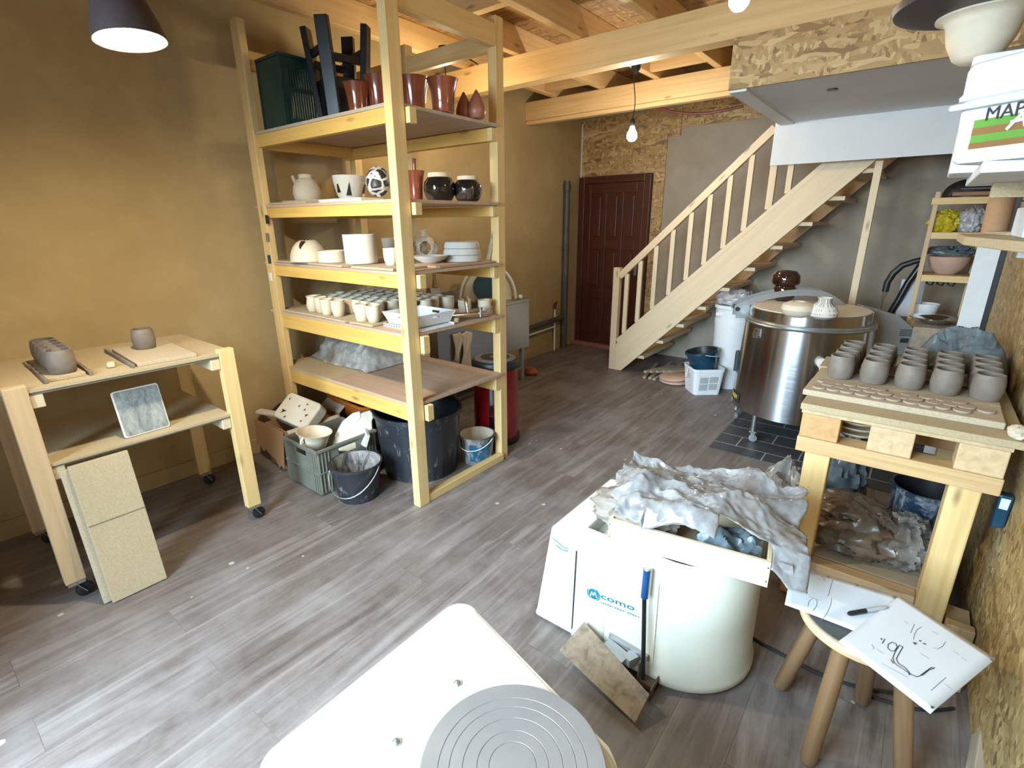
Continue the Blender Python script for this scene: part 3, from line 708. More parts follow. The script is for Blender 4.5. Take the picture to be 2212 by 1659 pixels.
# perforated bottle
c = AZ(912, 558, zb)+Vector((-.10, .12, 0)); r = 54*.5*mpp(c); h = height_at(c, 497)-zb
pb = MB(); nn = 56; rows = 30; vs = []; fs = []
def prf(t):
    P = [(0, .72), (.08, .86), (.30, 1), (.50, .95), (.66, .62), (.78, .26), (.90, .17), (.96, .20), (1, .36)]
    for (a, x), (b, y) in zip(P, P[1:]):
        if a <= t <= b: k = (t-a)/(b-a); k = k*k*(3-2*k); return x+(y-x)*k
    return P[-1][1]
for i in range(rows+1):
    for k in range(nn): a = 2*PI*k/nn; q = prf(i/rows)*r; vs.append((q*math.cos(a), q*math.sin(a), h*i/rows))
for i in range(rows):
    for k in range(nn):
        t = (i+.5)/rows; a = 360*(k+.5)/nn; hole = False
        for ca in (-40, -112, 32, 104, 176):
            da = (a-ca+180) % 360-180
            if (da/26)**2+((t-.36)/.25)**2 < 1: hole = True
        if not hole: fs.append((i*nn+k, i*nn+(k+1) % nn, (i+1)*nn+(k+1) % nn, (i+1)*nn+k))
pb.add(vs, fs, None, True); pb.thick = .005
tag(pb.build('perforated_bottle', 'bisque', None, (c.x, c.y, zb)), 'cream bottle with large oval cut-outs right of the front rack post', 'bottle')
c, r, h = spot(930, 569, zb, 80, 552, rb=.5); pot('shallow_dish', 'plate', (c.x, c.y, zb), r, h, 'raw_white', 'shallow white dish in front of the perforated bottle', 'dish')
c = AZ(999, 566, zb)+away(AZ(999, 566, zb))*.10; r = 84*.5*mpp(c); hh = (height_at(c, 522)-zb)/3
for k, lb in enumerate(('bottom', 'middle', 'top')):
    q = r*(1-.05*k); e = hh
    pot('stacked_bowl', '', (c.x, c.y, zb+.0005+k*(hh+.0005)), q, e, 'raw_white', lb+' white upside-down bowl of the stack of three at the right of the third shelf', 'bowl', 'stacked white bowls', mb=MB().lathe([(0, 0), (q*.98, 0), (q, .05*e), (q*.985, .5*e), (q*.93, .92*e), (q*.88, e), (0, e)], 40))
tag(MB().prism([(0, 0), (.016, 0), (.016, .19), (0, .19)], -.01, .01).build('lath_strip', 'old_lath', None, (c.x+r*.80, c.y+r*1.05, zb+.002), rot=(R(90-14), 0, R(-35))), 'thin wooden slat leaning behind the stacked white bowls', 'slat')
# ---- fourth shelf: bisque cups
zc = Z4+.0135
board('ware_board', (-3.06, 1.82, Z4+.001), (.36, .28, .012), 'ware_board', 'ware board under the leftmost cups of the fourth shelf', 'board', R(1))
board('ware_board', (-2.70, 1.845, Z4+.001), (.33, .34, .012), 'ware_board', 'ware board under the cups in the middle front of the fourth shelf', 'board', R(-2))
board('ware_board', (-2.42, 1.79, Z4+.001), (.20, .21, .012), 'fibreboard', 'narrow ware board under the two cups beside the white tray', 'board', R(3))
cup_protos = {}
def cup(kind, x, y, z, r, h, mat, label, group, name='bisque_cup', handle=False):
    key = (kind, mat, handle)
    if key not in cup_protos:
        t = thing(name, label, 'cup', (x, y, z), rng.uniform(0, 6), group)
        MB().lathe(pot_profile(kind, r, h), 28).build('cup_body', mat, t)
        if handle: MB().tube([(r*.9, 0, h*.80), (r*1.5, 0, h*.74), (r*1.62, 0, h*.5), (r*1.3, 0, h*.28), (r*.85, 0, h*.22)], r*.13, 8).build('handle', mat, t)
        cup_protos[key] = t; return t
    return tag(dup(cup_protos[key], (x, y, z), rng.uniform(0, 6), label), label, 'cup', group)
front = [(-3.02, 1.765, 'waist'), (-2.925, 1.765, 'cup'), (-2.815, 1.735, 'cup'), (-2.708, 1.742, 'cup'), (-2.470, 1.742, 'barrel'), (-2.375, 1.748, 'cup')]
fl = ['leftmost cream waisted cup in the front row of the fourth shelf', 'second cream cup from the left in the front row of the fourth shelf', 'third cream cup from the left in the front row of the fourth shelf', 'fourth cream cup of the front row, at the ware board corner', 'narrow cream cup of the front row, next to the cup by the white tray', 'cream cup in the front row standing right beside the white tray']
G4 = 'cream bisque cups on the fourth shelf'
for i, ((x, y, k), lb) in enumerate(zip(front, fl)):
    o = cup(k, x, y, zc, .041, .098, 'stoneware_cream', lb, G4, handle=(i == 2))
    if i == 2: o.rotation_euler.z = R(20)
rows = [1.85, 1.94, 2.03, 2.12, 2.21, 2.30]
for ri, y in enumerate(rows):
    n = 9 if ri > 1 else 8
    for ci in range(n):
        x = -3.11+.092*ci+(.03 if ri % 2 else 0)
        if ri == 0 and x > -2.36: continue
        cup(('cup', 'cup', 'waist', 'barrel')[(ri*5+ci*3) % 4] if ri else 'cup', x+rng.uniform(-.006, .006), y+rng.uniform(-.006, .006), zc-.012 if y > 2.01 or x < -3.0 else zc, .041, .098, 'stoneware_cream', 'cream cup in the %s row behind the front row, %s from the left, fourth shelf' % (ORD[ri], ORD[ci]), G4)
for x, y, lb in ((-2.15, 2.26, 'cream cup just right of the front rack post behind the white tray, nearer the post'), (-2.05, 2.33, 'cream cup behind the white tray, last on the right of the fourth shelf')):
    cup('cup', x, y, zc-.012, .041, .098, 'stoneware_cream', lb, G4)
dm_ = MB(); dm_.bx(-.15, .15, -.13, .13, 0, .006)
for k in range(14): dm_.bx(-.15+.0214*k+.002, -.15+.0214*k+.012, -.13, .13, .006, .012, 1)
for yy in (-.13, .122): dm_.bx(-.15, .15, yy, yy+.008, .006, .016, 0)
tag(dm_.build('drying_rack', 'white_plastic', None, (-2.145, 1.880, Z4+.001)), 'white slatted drying mat under the white tray on the fourth shelf', 'rack')
ty = thing('white_tray', 'white rectangular tray with slot handles at the right front of the fourth shelf', 'tray', (-2.15, 1.890, Z4+.018))
def tray_side(T, L0, L1, h, slot):
    m = MB(); t_ = .004
    def q(x0, x1, z0, z1):
        f = lambda x, z: x*(1+(L1/L0-1)*z/h)
        vs = [(f(x0, z0), 0, z0), (f(x1, z0), 0, z0), (f(x1, z1), 0, z1), (f(x0, z1), 0, z1)]; vs += [(x, t_, z) for x, y, z in vs]
        m.add(vs, [(0, 1, 2, 3), (7, 6, 5, 4), (0, 4, 5, 1), (1, 5, 6, 2), (2, 6, 7, 3), (3, 7, 4, 0)], None, False, T)
    a = L0/2; s = .026
    if slot: q(-a, -s, 0, h); q(s, a, 0, h); q(-s, s, 0, h*.55); q(-s, s, h*.76, h)
    else: q(-a, a, 0, h)
    return m
hx, hy, ht = .125, .115, .066
tl = math.atan2(.024, ht)
MB().bx(-hx, hx, -hy, hy, 0, .004).build('tray_base', 'white_plastic', ty)
for ang, o, L in ((0, (0, -hy, .001), 2*hx), (180, (0, hy, .001), 2*hx), (90, (hx, 0, .001), 2*hy), (-90, (-hx, 0, .001), 2*hy)):
    T = Matrix.Translation(o) @ Matrix.Rotation(R(ang), 4, 'Z') @ Matrix.Rotation(tl, 4, 'X')
    tray_side(T, L, L+.05, ht, True).build('tray_side', 'white_plastic', ty)
fz = Z4+.018
fa = thing('mixer_tap', 'dismantled chrome mixer tap lying at the right end of the fourth shelf', 'tap', (-2.04, 2.17, fz))
MB().tube([(-.05, -.10, .012), (.01, .02, .012), (.05, .10, .012)], .017, 12).build('tap_body', 'chrome', fa)
MB().tube([(.0, 0, .02), (-.005, .0, .06), (-.02, .01, .10), (-.022, .012, .115)], [.012, .012, .016, .013], 12).build('lever', 'chrome', fa)
MB().tube([(.045, .06, -.004), (.045, .06, .055)], [.010, .016], 10).build('handle', 'chrome', fa)
MB().tube([(-.02, .07, .012), (.012, .125, .014)], .013, 10).build('spout', 'chrome', fa)
tag(MB().lathe([(0, 0), (.016, 0), (.019, .03), (0, .03)], 14).build('cork_stopper', 'cork', None, (-2.03, 2.06, Z4+.001)), 'small pale cork standing beside the chrome tap on the fourth shelf', 'cork')
tag(MB().tube([(-2.03, 1.93, fz-.010), (-2.05, 1.97, fz+.006), (-2.1, 2.0, fz+.02), (-2.2, 2.03, fz+.01), (-2.3, 2.04, fz+.0)], .005, 8).build('thin_hose', 'zinc'), 'thin grey bent tube in front of the chrome tap on the fourth shelf', 'tube')

# ---- fifth shelf: wrapped clay
def clay(u, v):
    a = PI*v; x = -3.34+.62*u; 
    yy = 2.13-.05*u+.17*math.cos(a)*(1+.15*math.sin(5*u)); 
    end = min(1, (1-abs(2*u-1))*5)**.5
    zz = Z5+.004+.155*end*math.sin(a)**.6
    d = crumple((x, yy, zz), 9, .014, 3); skirt = 1 if v in (0, 1) or u in (0, 1) else 0
    return (x-(.05 if u == 0 else -.03 if u == 1 else 0), yy+d*math.cos(a)+(.03*math.cos(a) if skirt else 0), max(Z5+.002, zz+d*(0 if skirt else 1)))
tag(MB().sheet(clay, 60, 30).build('wrapped_clay', 'milky_film'), 'long lump of clay wrapped in milky plastic on the lowest rack shelf', 'wrapped clay')

# ================================================================ UNDER THE RACK
def bucket(name, label, c, rb, rt, h, mat, cat, inner=None, handle=None, group=None, ribs=0, rim=.006, hz=0, haxis=0, drop=.12, wire='zinc'):
    t = thing(name, label, cat, c, 0, group)
    th = .005
    fn = None
    if ribs: fn = lambda q, a, r, z: ((q[0]-0)*(1+.012*math.copysign(1, math.sin(a*ribs))*(1 if .06*h < z < .86*h and r > rb*.9 else 0)), q[1]*(1+.012*math.copysign(1, math.sin(a*ribs))*(1 if .06*h < z < .86*h and r > rb*.9 else 0)), q[2])
    pr = [(0, 0), (rb, 0), (rb+(rt-rb)*.08, h*.07), (rb+(rt-rb)*.85, h*.86), (rt, h-rim*2.5), (rt+rim, h-rim*2.5), (rt+rim, h), (rt-th, h)]
    MB().lathe(pr, 96 if ribs else 44, fn=fn).build('bucket_shell', mat, t)
    MB().lathe([(rt-th, h), (rb-th, th), (0, th)], 44).build('inside', inner or mat, t)
    if handle:
        pts = []
        for k in range(21):
            a = PI*k/20; x = (rt+rim+.003)*math.cos(a); d = (rt+rim)*1.05*math.sin(a)
            q = Vector((x, -(rt+rim+.004)*math.sin(a), -drop*math.sin(a))); pts.append(q)
        T = Matrix.Translation((0, 0, h-rim*2.2)) @ Matrix.Rotation(haxis, 4, 'Z')
        MB().tube(pts, .0032, 8, T=T).build('bail_handle', wire, t)
        for s in (-1, 1): MB().box((s*(rt+rim*.6), 0, -.006), (.012, .022, .024), T=T).build('handle_ear', mat, t, bevel=.002)
    return t
va = math.atan2(1.59, -2.37)
bucket('bucket', 'black paint-splashed bucket with a hanging wire handle, nearest on the floor before the rack', (-2.385, 1.535, .001), .112, .148, .225, 'splashed_black', 'bucket', 'splashed_inside', handle=1, haxis=R(22), rim=.005, drop=.15)
bucket('rubbish_bin', 'large ribbed black plastic bin under the lowest rack shelf', (-2.372, 2.02, .001), .235, .275, .425, 'splashed_black', 'bin', 'black_plastic', ribs=26, rim=.010)
pl = bucket('paint_pail', 'grey and blue paint pail standing inside the rack foot beside the red bin', (-2.142, 2.325, .001), .100, .118, .195, 'splashed_inside', 'pail', 'stoneware_cream', handle=1, haxis=R(10), rim=.005, drop=.07, wire='white_plastic')
def wrap(u, v): 
    a = R(-75+85*u); z = .03+.125*v; r = .100+.018*z/.195+.0018; return (r*math.cos(a), r*math.sin(a), z)
MB().sheet(wrap, 14, 6).build('blue_label', 'splashed_blue_print', pl)
bucket('bucket', 'dark bucket behind the ribbed black bin and beside the red pedal bin', (-2.575, 2.405, .001), .10, .122, .34, 'splashed_black', 'bucket', 'splashed_inside')

gc_ = thing('storage_crate', 'grey plastic stacking crate on the floor holding clay pieces', 'crate', (-2.72, 1.592, .001))
w, d, H = .18, .205, .295
m = MB(); m.bx(-w+.01, w-.01, -d+.01, d-.01, 0, .008)
for s in (-1, 1):
    y = s*d
    for x0, x1, z0, z1 in ((-w, w, .008, .20), (-w, -.055, .20, .285), (.055, w, .20, .285), (-.055, .055, .20, .228), (-.055, .055, .262, .285)): m.bx(x0, x1, min(y, y-s*.008), max(y, y-s*.008), z0, z1)
    x = s*w
    for y0, y1, z0, z1 in ((-d+.008, d-.008, .008, .20), (-d+.008, -.06, .20, .285), (.06, d-.008, .20, .285), (-.06, .06, .20, .222), (-.06, .06, .262, .285)): m.bx(min(x, x-s*.008), max(x, x-s*.008), y0, y1, z0, z1)
m.build('crate_walls', 'grey_crate', gc_, bevel=.003)
m = MB()
for x0, x1, y0, y1 in ((-w-.010, w+.010, -d-.010, -d+.006), (-w-.010, w+.010, d-.006, d+.010), (-w-.010, -w+.006, -d+.006, d-.006), (w-.006, w+.010, -d+.006, d-.006)): m.bx(x0, x1, y0, y1, .278, .296); m.bx(x0+.003, x1-.003, y0+.003, y1-.003, .140, .150)
m.build('rim_bands', 'grey_crate', gc_, bevel=.003)
for sx in (-1, 1):
    for sy in (-1, 1):
        m = MB()
        for k in (0, .022, .044, .066): y = sy*(d-.007-k); m.bx(w-.001 if sx > 0 else -w-.007, w+.007 if sx > 0 else -w+.001, y-.003, y+.003, .02, .276)
        for k in (0, .022, .044): x = sx*(w-.007-k); m.bx(x-.003, x+.003, d-.001 if sy > 0 else -d-.007, d+.007 if sy > 0 else -d+.001, .02, .276)
        m.build('corner_rib', 'grey_crate', gc_, bevel=.0015)
bz_ = thing('lugged_bowl', 'cream bisque bowl with two small lug handles in the grey crate', 'bowl', (-2.752, 1.490, .215), rot=(R(-6), R(5), 0))
MB().lathe([(0, 0), (.05, 0), (.075, .03), (.085, .075), (.097, .108), (.107, .118), (.101, .118), (.080, .078), (.070, .034), (0, .008)], 40).build('bowl_body', 'bisque', bz_)
for a in (-70, 150): ca, sa = math.cos(R(a)), math.sin(R(a)); MB().tube([(ca*.100, sa*.100, .108), (ca*.118, sa*.118, .092), (ca*.112, sa*.112, .066), (ca*.086, sa*.086, .06)], .007, 8).build('lug_handle', 'bisque', bz_)
def arc_piece(wav): 
    out = [(.0, -.12), (.02, -.02), (.06, .07), (.12, .13), (.17, .15)]; inn = [(.20, .12), (.185, .08), (.19, .03), (.15, -.01), (.145, -.06), (.10, -.12)] if wav else [(.18, .11), (.15, .07), (.13, .02), (.11, -.05), (.09, -.12)]
    return out+inn
for k, (x, y, lb) in enumerate(((-2.755, 1.635, 'smooth cream curved slab standing in the grey crate, left of the wavy one'), (-2.70, 1.665, 'cream curved slab with a wavy inner edge standing in the grey crate'))):
    T = Matrix.Rotation(R(38+8*k), 4, 'Z') @ Matrix.Rotation(R(78), 4, 'X') @ Matrix.Rotation(R(-6), 4, 'Z')
    tag(MB().prism(arc_piece(k), -.022, .022, T).build('curved_slab', 'white_bisque' if k == 0 else 'bisque', None, (x, y, .285), bevel=.006), lb, 'slab', 'curved clay slabs')
tag(MB().prism([(0, 0), (.16, .03), (.13, .10), (.03, .11)], -.012, .012, Matrix.Rotation(R(62), 4, 'X')).build('slab_offcut', 'raw_white', None, (-2.63, 1.73, .21), rot=(0, 0, R(-25)), bevel=.004), 'pale offcut leaning behind the wavy slab in the grey crate', 'offcut')

cb = thing('cardboard_box', 'open brown cardboard box on the floor by the left wall under the rack', 'box', (-3.12, 1.645, .001))
w, d, H = .130, .20, .285
MB().bx(-w, w, -d, d, 0, .006).bx(-w, w, -d, -d+.005, .006, H).bx(-w, w, d-.005, d, .006, H).bx(-w, -w+.005, -d+.005, d-.005, .006, H).bx(w-.005, w, -d+.005, d-.005, .006, H).build('box_walls', 'cardboard', cb)
jag = [(-.25, 0), (.125, 0), (.12, -.255), (.09, -.235), (.06, -.262), (.02, -.22), (-.06, -.20), (-.11, -.18), (-.14, -.205), (-.18, -.175), (-.235, -.17)]
MB().prism(jag, -.002, .002, Matrix.Translation((0, -d-.012, H)) @ Matrix.Rotation(R(84), 4, 'X')).build('torn_flap', 'cardboard', cb)
MB().bx(0, .10, -d+.01, d-.01, -.002, .002, T=Matrix.Translation((w, 0, H)) @ Matrix.Rotation(R(52), 4, 'Y')).build('side_flap', 'kraft_inside', cb)
MB().bx(-w+.01, w-.01, 0, .12, -.002, .002, T=Matrix.Translation((0, d, H)) @ Matrix.Rotation(R(35), 4, 'X')).build('rear_flap', 'kraft_inside', cb)
ch = thing('cutout_lamp_body', 'rounded cream clay block with small triangular cut-outs lying on the cardboard box', 'clay block', (-3.10, 1.62, .335), rot=(R(40), R(8), R(10)))
MB().prism(rounded(-.155, .155, -.10, .10, .035), -.045, .045).build('block_body', 'white_bisque', ch, bevel=.012, seg=3)
tc = MB()
for x, y, s, a in ((-.09, -.04, .038, 20), (-.05, -.075, .022, 200), (.0, .03, .018, 90), (.05, .06, .018, 10), (.06, .02, .02, 100), (.10, -.01, .026, 40), (-.11, .05, .018, 300), (.09, -.06, .02, 190)):
    T = Matrix.Translation((x, y, .0456)) @ Matrix.Rotation(R(a), 4, 'Z'); tc.prism([(-s*.5, -s*.4), (s*.6, 0), (-s*.5, s*.4), (-s*.2, 0)], -.001, .001, T)
tc.build('triangle_cutouts', 'black_plastic', ch)
tag(MB().tube([(-3.37+.0, 1.56, .30), (-3.38, 1.62, .33), (-3.36, 1.70, .345), (-3.30, 1.74, .33), (-3.27, 1.70, .31), (-3.30, 1.64, .30)], .012, 8).build('black_strap', 'black_plastic'), 'curled black strap on the left edge of the cardboard box', 'strap')
tag(MB().bx(-.11, .11, -.03, .03, 0, .022).build('clay_offcut', 'raw_white', None, (-3.335, 1.535, .293), rot=(0, R(4), R(24)), bevel=.006), 'pale flat clay offcut beside the black strap on the cardboard box', 'offcut')
ot = thing('orange_tub', 'shallow orange plastic tub behind the cardboard box under the rack', 'tub', (-2.985, 2.14, .215), rot=(R(10), R(3), 0))
MB().prism(rounded(-.20, .20, -.20, .20, .05), 0, .010).build('tub_base', 'orange_plastic', ot)
m = MB(); A = rounded(-.20, .20, -.20, .20, .05, 8); B = rounded(-.235, .235, -.225, .225, .07, 8); Bo = rounded(-.25, .25, -.24, .24, .08, 8); n = len(A)
vs = [(x, y, .01) for x, y in A]+[(x, y, .20) for x, y in B]+[(x, y, .20) for x, y in Bo]+[(x, y, .185) for x, y in Bo]
m.add(vs, [(k*n+i, k*n+(i+1) % n, (k+1)*n+(i+1) % n, (k+1)*n+i) for k in range(3) for i in range(n)], None, True); m.thick = .005
m.build('tub_wall', 'orange_plastic', ot)
tag(MB().bx(-3.12, -2.78, 2.05, 2.28, .001, .178).build('wooden_block', 'old_lath', bevel=.004), 'low wooden block hidden under the orange tub', 'block')

rb_ = thing('pedal_bin', 'tall red pedal bin with a black lid behind the right rack post', 'bin', (-2.272, 2.685, .001))
MB().lathe([(0, 0), (.172, 0), (.176, .012), (.172, .045), (0, .045)], 44).build('bin_base', 'black_plastic', rb_)
MB().lathe([(0, .045), (.163, .045), (.163, .56), (0, .56)], 44).build('bin_body', 'red_metal', rb_)
MB().lathe([(.163, .56), (.171, .562), (.172, .605), (.160, .622), (.10, .632), (0, .634)], 44).build('bin_lid', 'black_plastic', rb_)
MB().lathe([(0, .6345), (.135, .630), (.150, .626), (.150, .621), (0, .62)], 40).build('lid_insert', 'slate_tray', rb_)
a = R(-62)
T = Matrix.Rotation(a, 4, 'Z'); MB().box((.162, 0, .302), (.008, .032, .51), T=T).build('front_strip', 'black_glaze', rb_, bevel=.003)
MB().box((.205, 0, .012), (.07, .06, .010), T=T).build('foot_pedal', 'black_plastic', rb_, bevel=.003)

# ================================================================ SINK CORNER
sk = thing('steel_sink', 'stainless steel sink with a deep apron against the left wall behind the rack', 'sink', (-3.22, 3.42, 0))
def sp_(n, m, mt='sink_steel', **k): return m.build(n, mt, sk, world=True, **k)
x0, x1, y0, y1 = XL+.012, -2.98, 2.80, 4.06
m = MB(); m.bx(x0, x0+.05, y0, y1, .80, .83, 1); m.bx(x1-.05, x1, y0, y1, .80, .83, 1); m.bx(x0+.05, x1-.05, y0, y0+.05, .80, .83); m.bx(x0+.05, x1-.05, 3.56, y1, .80, .83)
sp_('sink_top', m, bevel=.004)
m = MB(); m.bx(x0+.05, x1-.05, y0+.05, 3.56, .50, .51); m.bx(x0+.045, x0+.05, y0+.05, 3.56, .51, .80); m.bx(x1-.05, x1-.045, y0+.05, 3.56, .51, .80); m.bx(x0+.05, x1-.05, y0+.045, y0+.05, .51, .80); m.bx(x0+.05, x1-.05, 3.56, 3.565, .51, .80)
sp_('basin', m)
m = MB(); m.bx(x1-.004, x1, y0, y1, .345, .80, 1); m.bx(x0, x1-.004, y1-.004, y1, .345, .80); m.bx(x0, x1-.004, y0, y0+.004, .345, .80); sp_('apron', m)
sp_('splash_back', MB().bx(XL+.001, XL+.012, y0, y1, .83, .93, 1))
for a, b in ((x1-.055, y1-.10), (x1-.055, y0+.04), (x0+.02, y1-.10), (x0+.02, y0+.04)): sp_('leg', MB().bx(a, a+.04, b, b+.04, 0, .80, 2), 'zinc')
sp_('lower_rail', MB().bx(x1-.045, x1-.020, y0+.08, y1-.10, .12, .145, 1), 'zinc')
tag(MB().bx(-3.14, -3.05, 3.72, 3.90, .001, .26).build('storage_box', 'white_plastic', bevel=.006), 'white box on the floor under the steel sink', 'box')
c = AX(1040, 640, -3.26)
wc = thing('splash_guard', 'pale arched plastic splash guard standing on the sink behind the right rack post', 'splash guard', (-3.235, 3.72, .832), R(-38))
m = MB()
for k in range(30):
    a0, a1 = PI*k/30, PI*(k+1)/30
    vs = []
    for a in (a0, a1):
        for r_, z_ in ((.10, .12), (.24, .31)): vs += [(0, -r_*math.cos(a), z_*math.sin(a)), (.025, -r_*math.cos(a), z_*math.sin(a))]
    m.add(vs, [(0, 2, 6, 4), (1, 5, 7, 3), (2, 3, 7, 6), (0, 4, 5, 1)], None, True)
m.build('arched_panel', 'cream_edge', wc)
MB().tube([(.055, -.27*math.cos(PI*k/24), .012+.33*math.sin(PI*k/24)) for k in range(25)], .014, 10).build('outer_tube', 'cream_plastic', wc)
tag(MB().lathe([(0, 0), (.11, 0), (.13, .03), (.13, .05), (0, .05)], 30, T=Matrix.Rotation(R(-38), 4, 'Z') @ Matrix.Rotation(R(84), 4, 'Y')).build('blue_dish', 'blue_plastic', None, (-3.19, 3.65, .965)), 'dark blue round dish propped on edge in front of the arched splash guard', 'dish')
tag(MB().lathe([(0, 0), (.045, 0), (.05, .02), (.04, .04), (0, .042)], 16, sx=1.3).build('sponge', 'cork', None, (-3.10, 3.58, .832)), 'yellowish sponge on the sink top beside the splash guard', 'sponge')
tag(MB().lathe([(0, 0), (.018, .004), (.024, .02), (.018, .036), (0, .04)], 14).build('plug', 'white_plastic', None, (-3.03, 3.98, .832)), 'small white plug on the right edge of the steel sink', 'plug')
for k, (y, a, lb) in enumerate(((3.15, 8, 'dark broad putty knife standing in the sink, left of the pale one'), (3.24, -6, 'pale-bladed wide scraper with a dark handle standing at the sink'))):
    t = thing('wide_scraper', lb, 'scraper', (XL+.045, y, .835), rot=(R(a), R(-10), 0), group='scrapers at the sink')
    MB().prism([(-.075, 0), (.075, 0), (.055, .15), (-.055, .15)], -.001, .001, frame((0, 0, 0), (0, 1, 0), (0, 0, 1))).build('blade', 'rusty_metal' if k == 0 else 'zinc', t)
    MB().tube([(0, 0, .15), (0, 0, .175), (0, 0, .23), (0, 0, .30)], [.026, .018, .014, .019], 10).build('handle', 'round_wood', t)
def towel(u, v):
    return (-2.965-.006*math.sin(v*9+u*11), 3.12+.15*(u-.5)*(1-.35*math.sin(v*PI))+.012*math.sin(v*6), .66-.33*v-.05*abs(u-.5))
m = MB().sheet(towel, 14, 16, .006); tag(m.build('dish_towel', 'cloth'), 'cream towel hanging down in front of the steel sink', 'towel')
def towel2(u, v): return (-2.955-.008*math.sin(v*7+u*9), 3.00+.10*(u-.5)*(1-.5*v)+.01*math.sin(v*5), .66-.24*v)
m = MB().sheet(towel2, 12, 14, .006); tag(m.build('dish_towel', 'cloth'), 'narrower cream cloth hanging left of the towel before the sink', 'towel')
tag(MB().lathe([(0, 0), (.05, 0), (.065, .03), (.05, .07), (0, .08)], 16, sx=1.4).build('red_rag', 'terracotta_red', None, (-3.05, 4.18, .001)), 'crumpled reddish rag on the floor at the sink leg', 'rag')
pp = thing('drain_pipe', 'dark vertical drain pipe on the left wall beside the door', 'pipe', (-3.432, 5.43, 0))
MB().lathe([(0, 0), (.040, 0), (.040, 1.22), (.046, 1.222), (.046, 1.27), (.038, 1.272), (.038, 1.90), (.046, 1.902), (.046, 1.97), (.036, 1.975), (.036, 2.01), (0, 2.01)], 20).build('stack', 'pipe_grey', pp)
MB().tube([(0, -.04, .40), (0, -.4, .385), (0, -1.34, .34)], .030, 14).build('branch', 'pipe_grey', pp)
wp = thing('water_pipe', 'thin white water pipe with a copper tap rising from the floor by the drain pipe', 'pipe', (-3.45, 5.24, 0))
MB().tube([(0, 0, 0), (0, 0, .52)], .013, 10).build('riser', 'white_plastic', wp)
MB().tube([(0, 0, .30), (0, -.5, .285), (0, -1.16, .26)], .012, 10).build('branch', 'white_plastic', wp)
MB().tube([(0, 0, .52), (0, 0, .58), (.03, 0, .61)], [.016, .02, .013], 10).build('tap', 'copper', wp)

# ================================================================ CART BY THE LEFT WALL
ctx = thing('ware_cart', 'wheeled wooden ware cart with two shelves standing by the left wall', 'cart', (-2.93, .64, 0))
def cp_(n, m, mt='pallet_pine', **k): return m.build(n, mt, ctx, world=True, **k)
CX0, CX1, CY0, CY1 = -3.265, -2.605, .235, 1.055
CTOP = .945
for x, y, mt in ((-2.645, .225, 'pine'), (-2.645, .995, 'pine'), (-3.27, .225, 'pine'), (-3.27, .995, 'pine')):
    lg = cp_('leg', MB().bx(x, x+.045, y, y+.07, .09, CTOP+.022 if x > -3 else CTOP-.02, 2), 'pallet_pine' if y < .5 else 'pine', bevel=.003)
    cx, cy = x+.022, y+.035
    T = Matrix.Translation((cx, cy, 0))
    MB().bx(-.022, .022, -.03, .03, .075, .089, T=T).build('caster_plate', 'zinc', lg, world=True)
    cs = MB(); cs.beam((cx-.015, cy-.005, .085), (cx-.015, cy+.026, .028), .003, .022, (1, 0, 0)); cs.beam((cx+.015, cy-.005, .085), (cx+.015, cy+.026, .028), .003, .022, (1, 0, 0)); cs.build('caster_fork', 'zinc', lg, world=True)
    MB().lathe([(0, -.011), (.024, -.011), (.031, -.009), (.033, 0), (.031, .009), (.024, .011), (0, .011)], 20, T=Matrix.Translation((cx, cy+.022, .0335)) @ Matrix.Rotation(R(90), 4, 'Y')).build('caster_wheel', 'black_plastic', lg, world=True)
for z in (CTOP-.075, .560):
    cp_('bearer', MB().bx(-3.225, -2.612, .296, .336, z, z+.055, 0), 'clear_pine', bevel=.003); cp_('bearer', MB().bx(-3.225, -2.612, .954, .994, z, z+.055, 0), 'clear_pine', bevel=.003)
cp_('top_shelf', MB().bx(CX0-.02, -2.646, .20, 1.07, CTOP-.0195, CTOP-.0100, 1).bx(-2.646, -2.61, .296, .994, CTOP-.0195, CTOP-.0100, 1), 'board_edge')
cp_('top_panel', MB().bx(CX0-.02, -2.646, .20, 1.07, CTOP-.0095, CTOP+.004, 1).bx(-2.6459, -2.606, .2955, .9945, CTOP-.0095, CTOP+.004, 1), 'fibreboard')
cp_('lower_shelf', MB().bx(CX0, -2.646, .29, 1.0, .6155, .622, 1).bx(-2.646, -2.61, .296, .994, .6155, .622, 1), 'board_edge')
cp_('lower_panel', MB().bx(CX0, -2.646, .29, 1.0, .6225, .634, 1).bx(-2.6459, -2.606, .296, .994, .6225, .634, 1), 'fibreboard')
zt = CTOP+.0045
# ware boards, battens, cups
c = AZ(195, 790, zt); 
board('ware_board', (-2.88, .43, zt), (.42, .125, .016), 'fibreboard', 'ware board under the row of grey cups on the cart', 'board', 0)
board('ware_board', (-2.86, .80, zt), (.44, .24, .016), 'ware_board', 'wide ware board at the right of the cart top with one grey cup', 'board', R(-3))
for x, y, L, lb in ((-2.88, .37, .46, 'dark batten left of the row of grey cups on the cart'), (-2.80, .512, .30, 'dark batten just right of the row of grey cups on the cart'), (-2.87, .662, .46, 'dark batten along the left edge of the wide ware board on the cart')):
    tag(MB().box((0, 0, .0085), (L, .012, .017)).build('batten', 'board_edge', None, (x, y, zt), bevel=.002, rot=(0, 0, R(-2))), lb, 'batten', 'battens on the cart')
ordn = ['nearest', 'second', 'third', 'fourth', 'fifth', 'farthest']
for k in range(5):
    x = -2.735-.078*k; cup('barrel', x, .435+.002*k, zt+.0165, .050, .098, 'wet_clay', ('%s dark grey clay cup of the row on the left of the cart' % ordn[k if k < 4 else 5]) if k in (0, 4) else ('dark grey clay cup, %s from the front in the row on the cart' % ordn[k]), 'grey clay cups in a row on the cart', 'clay_cup')
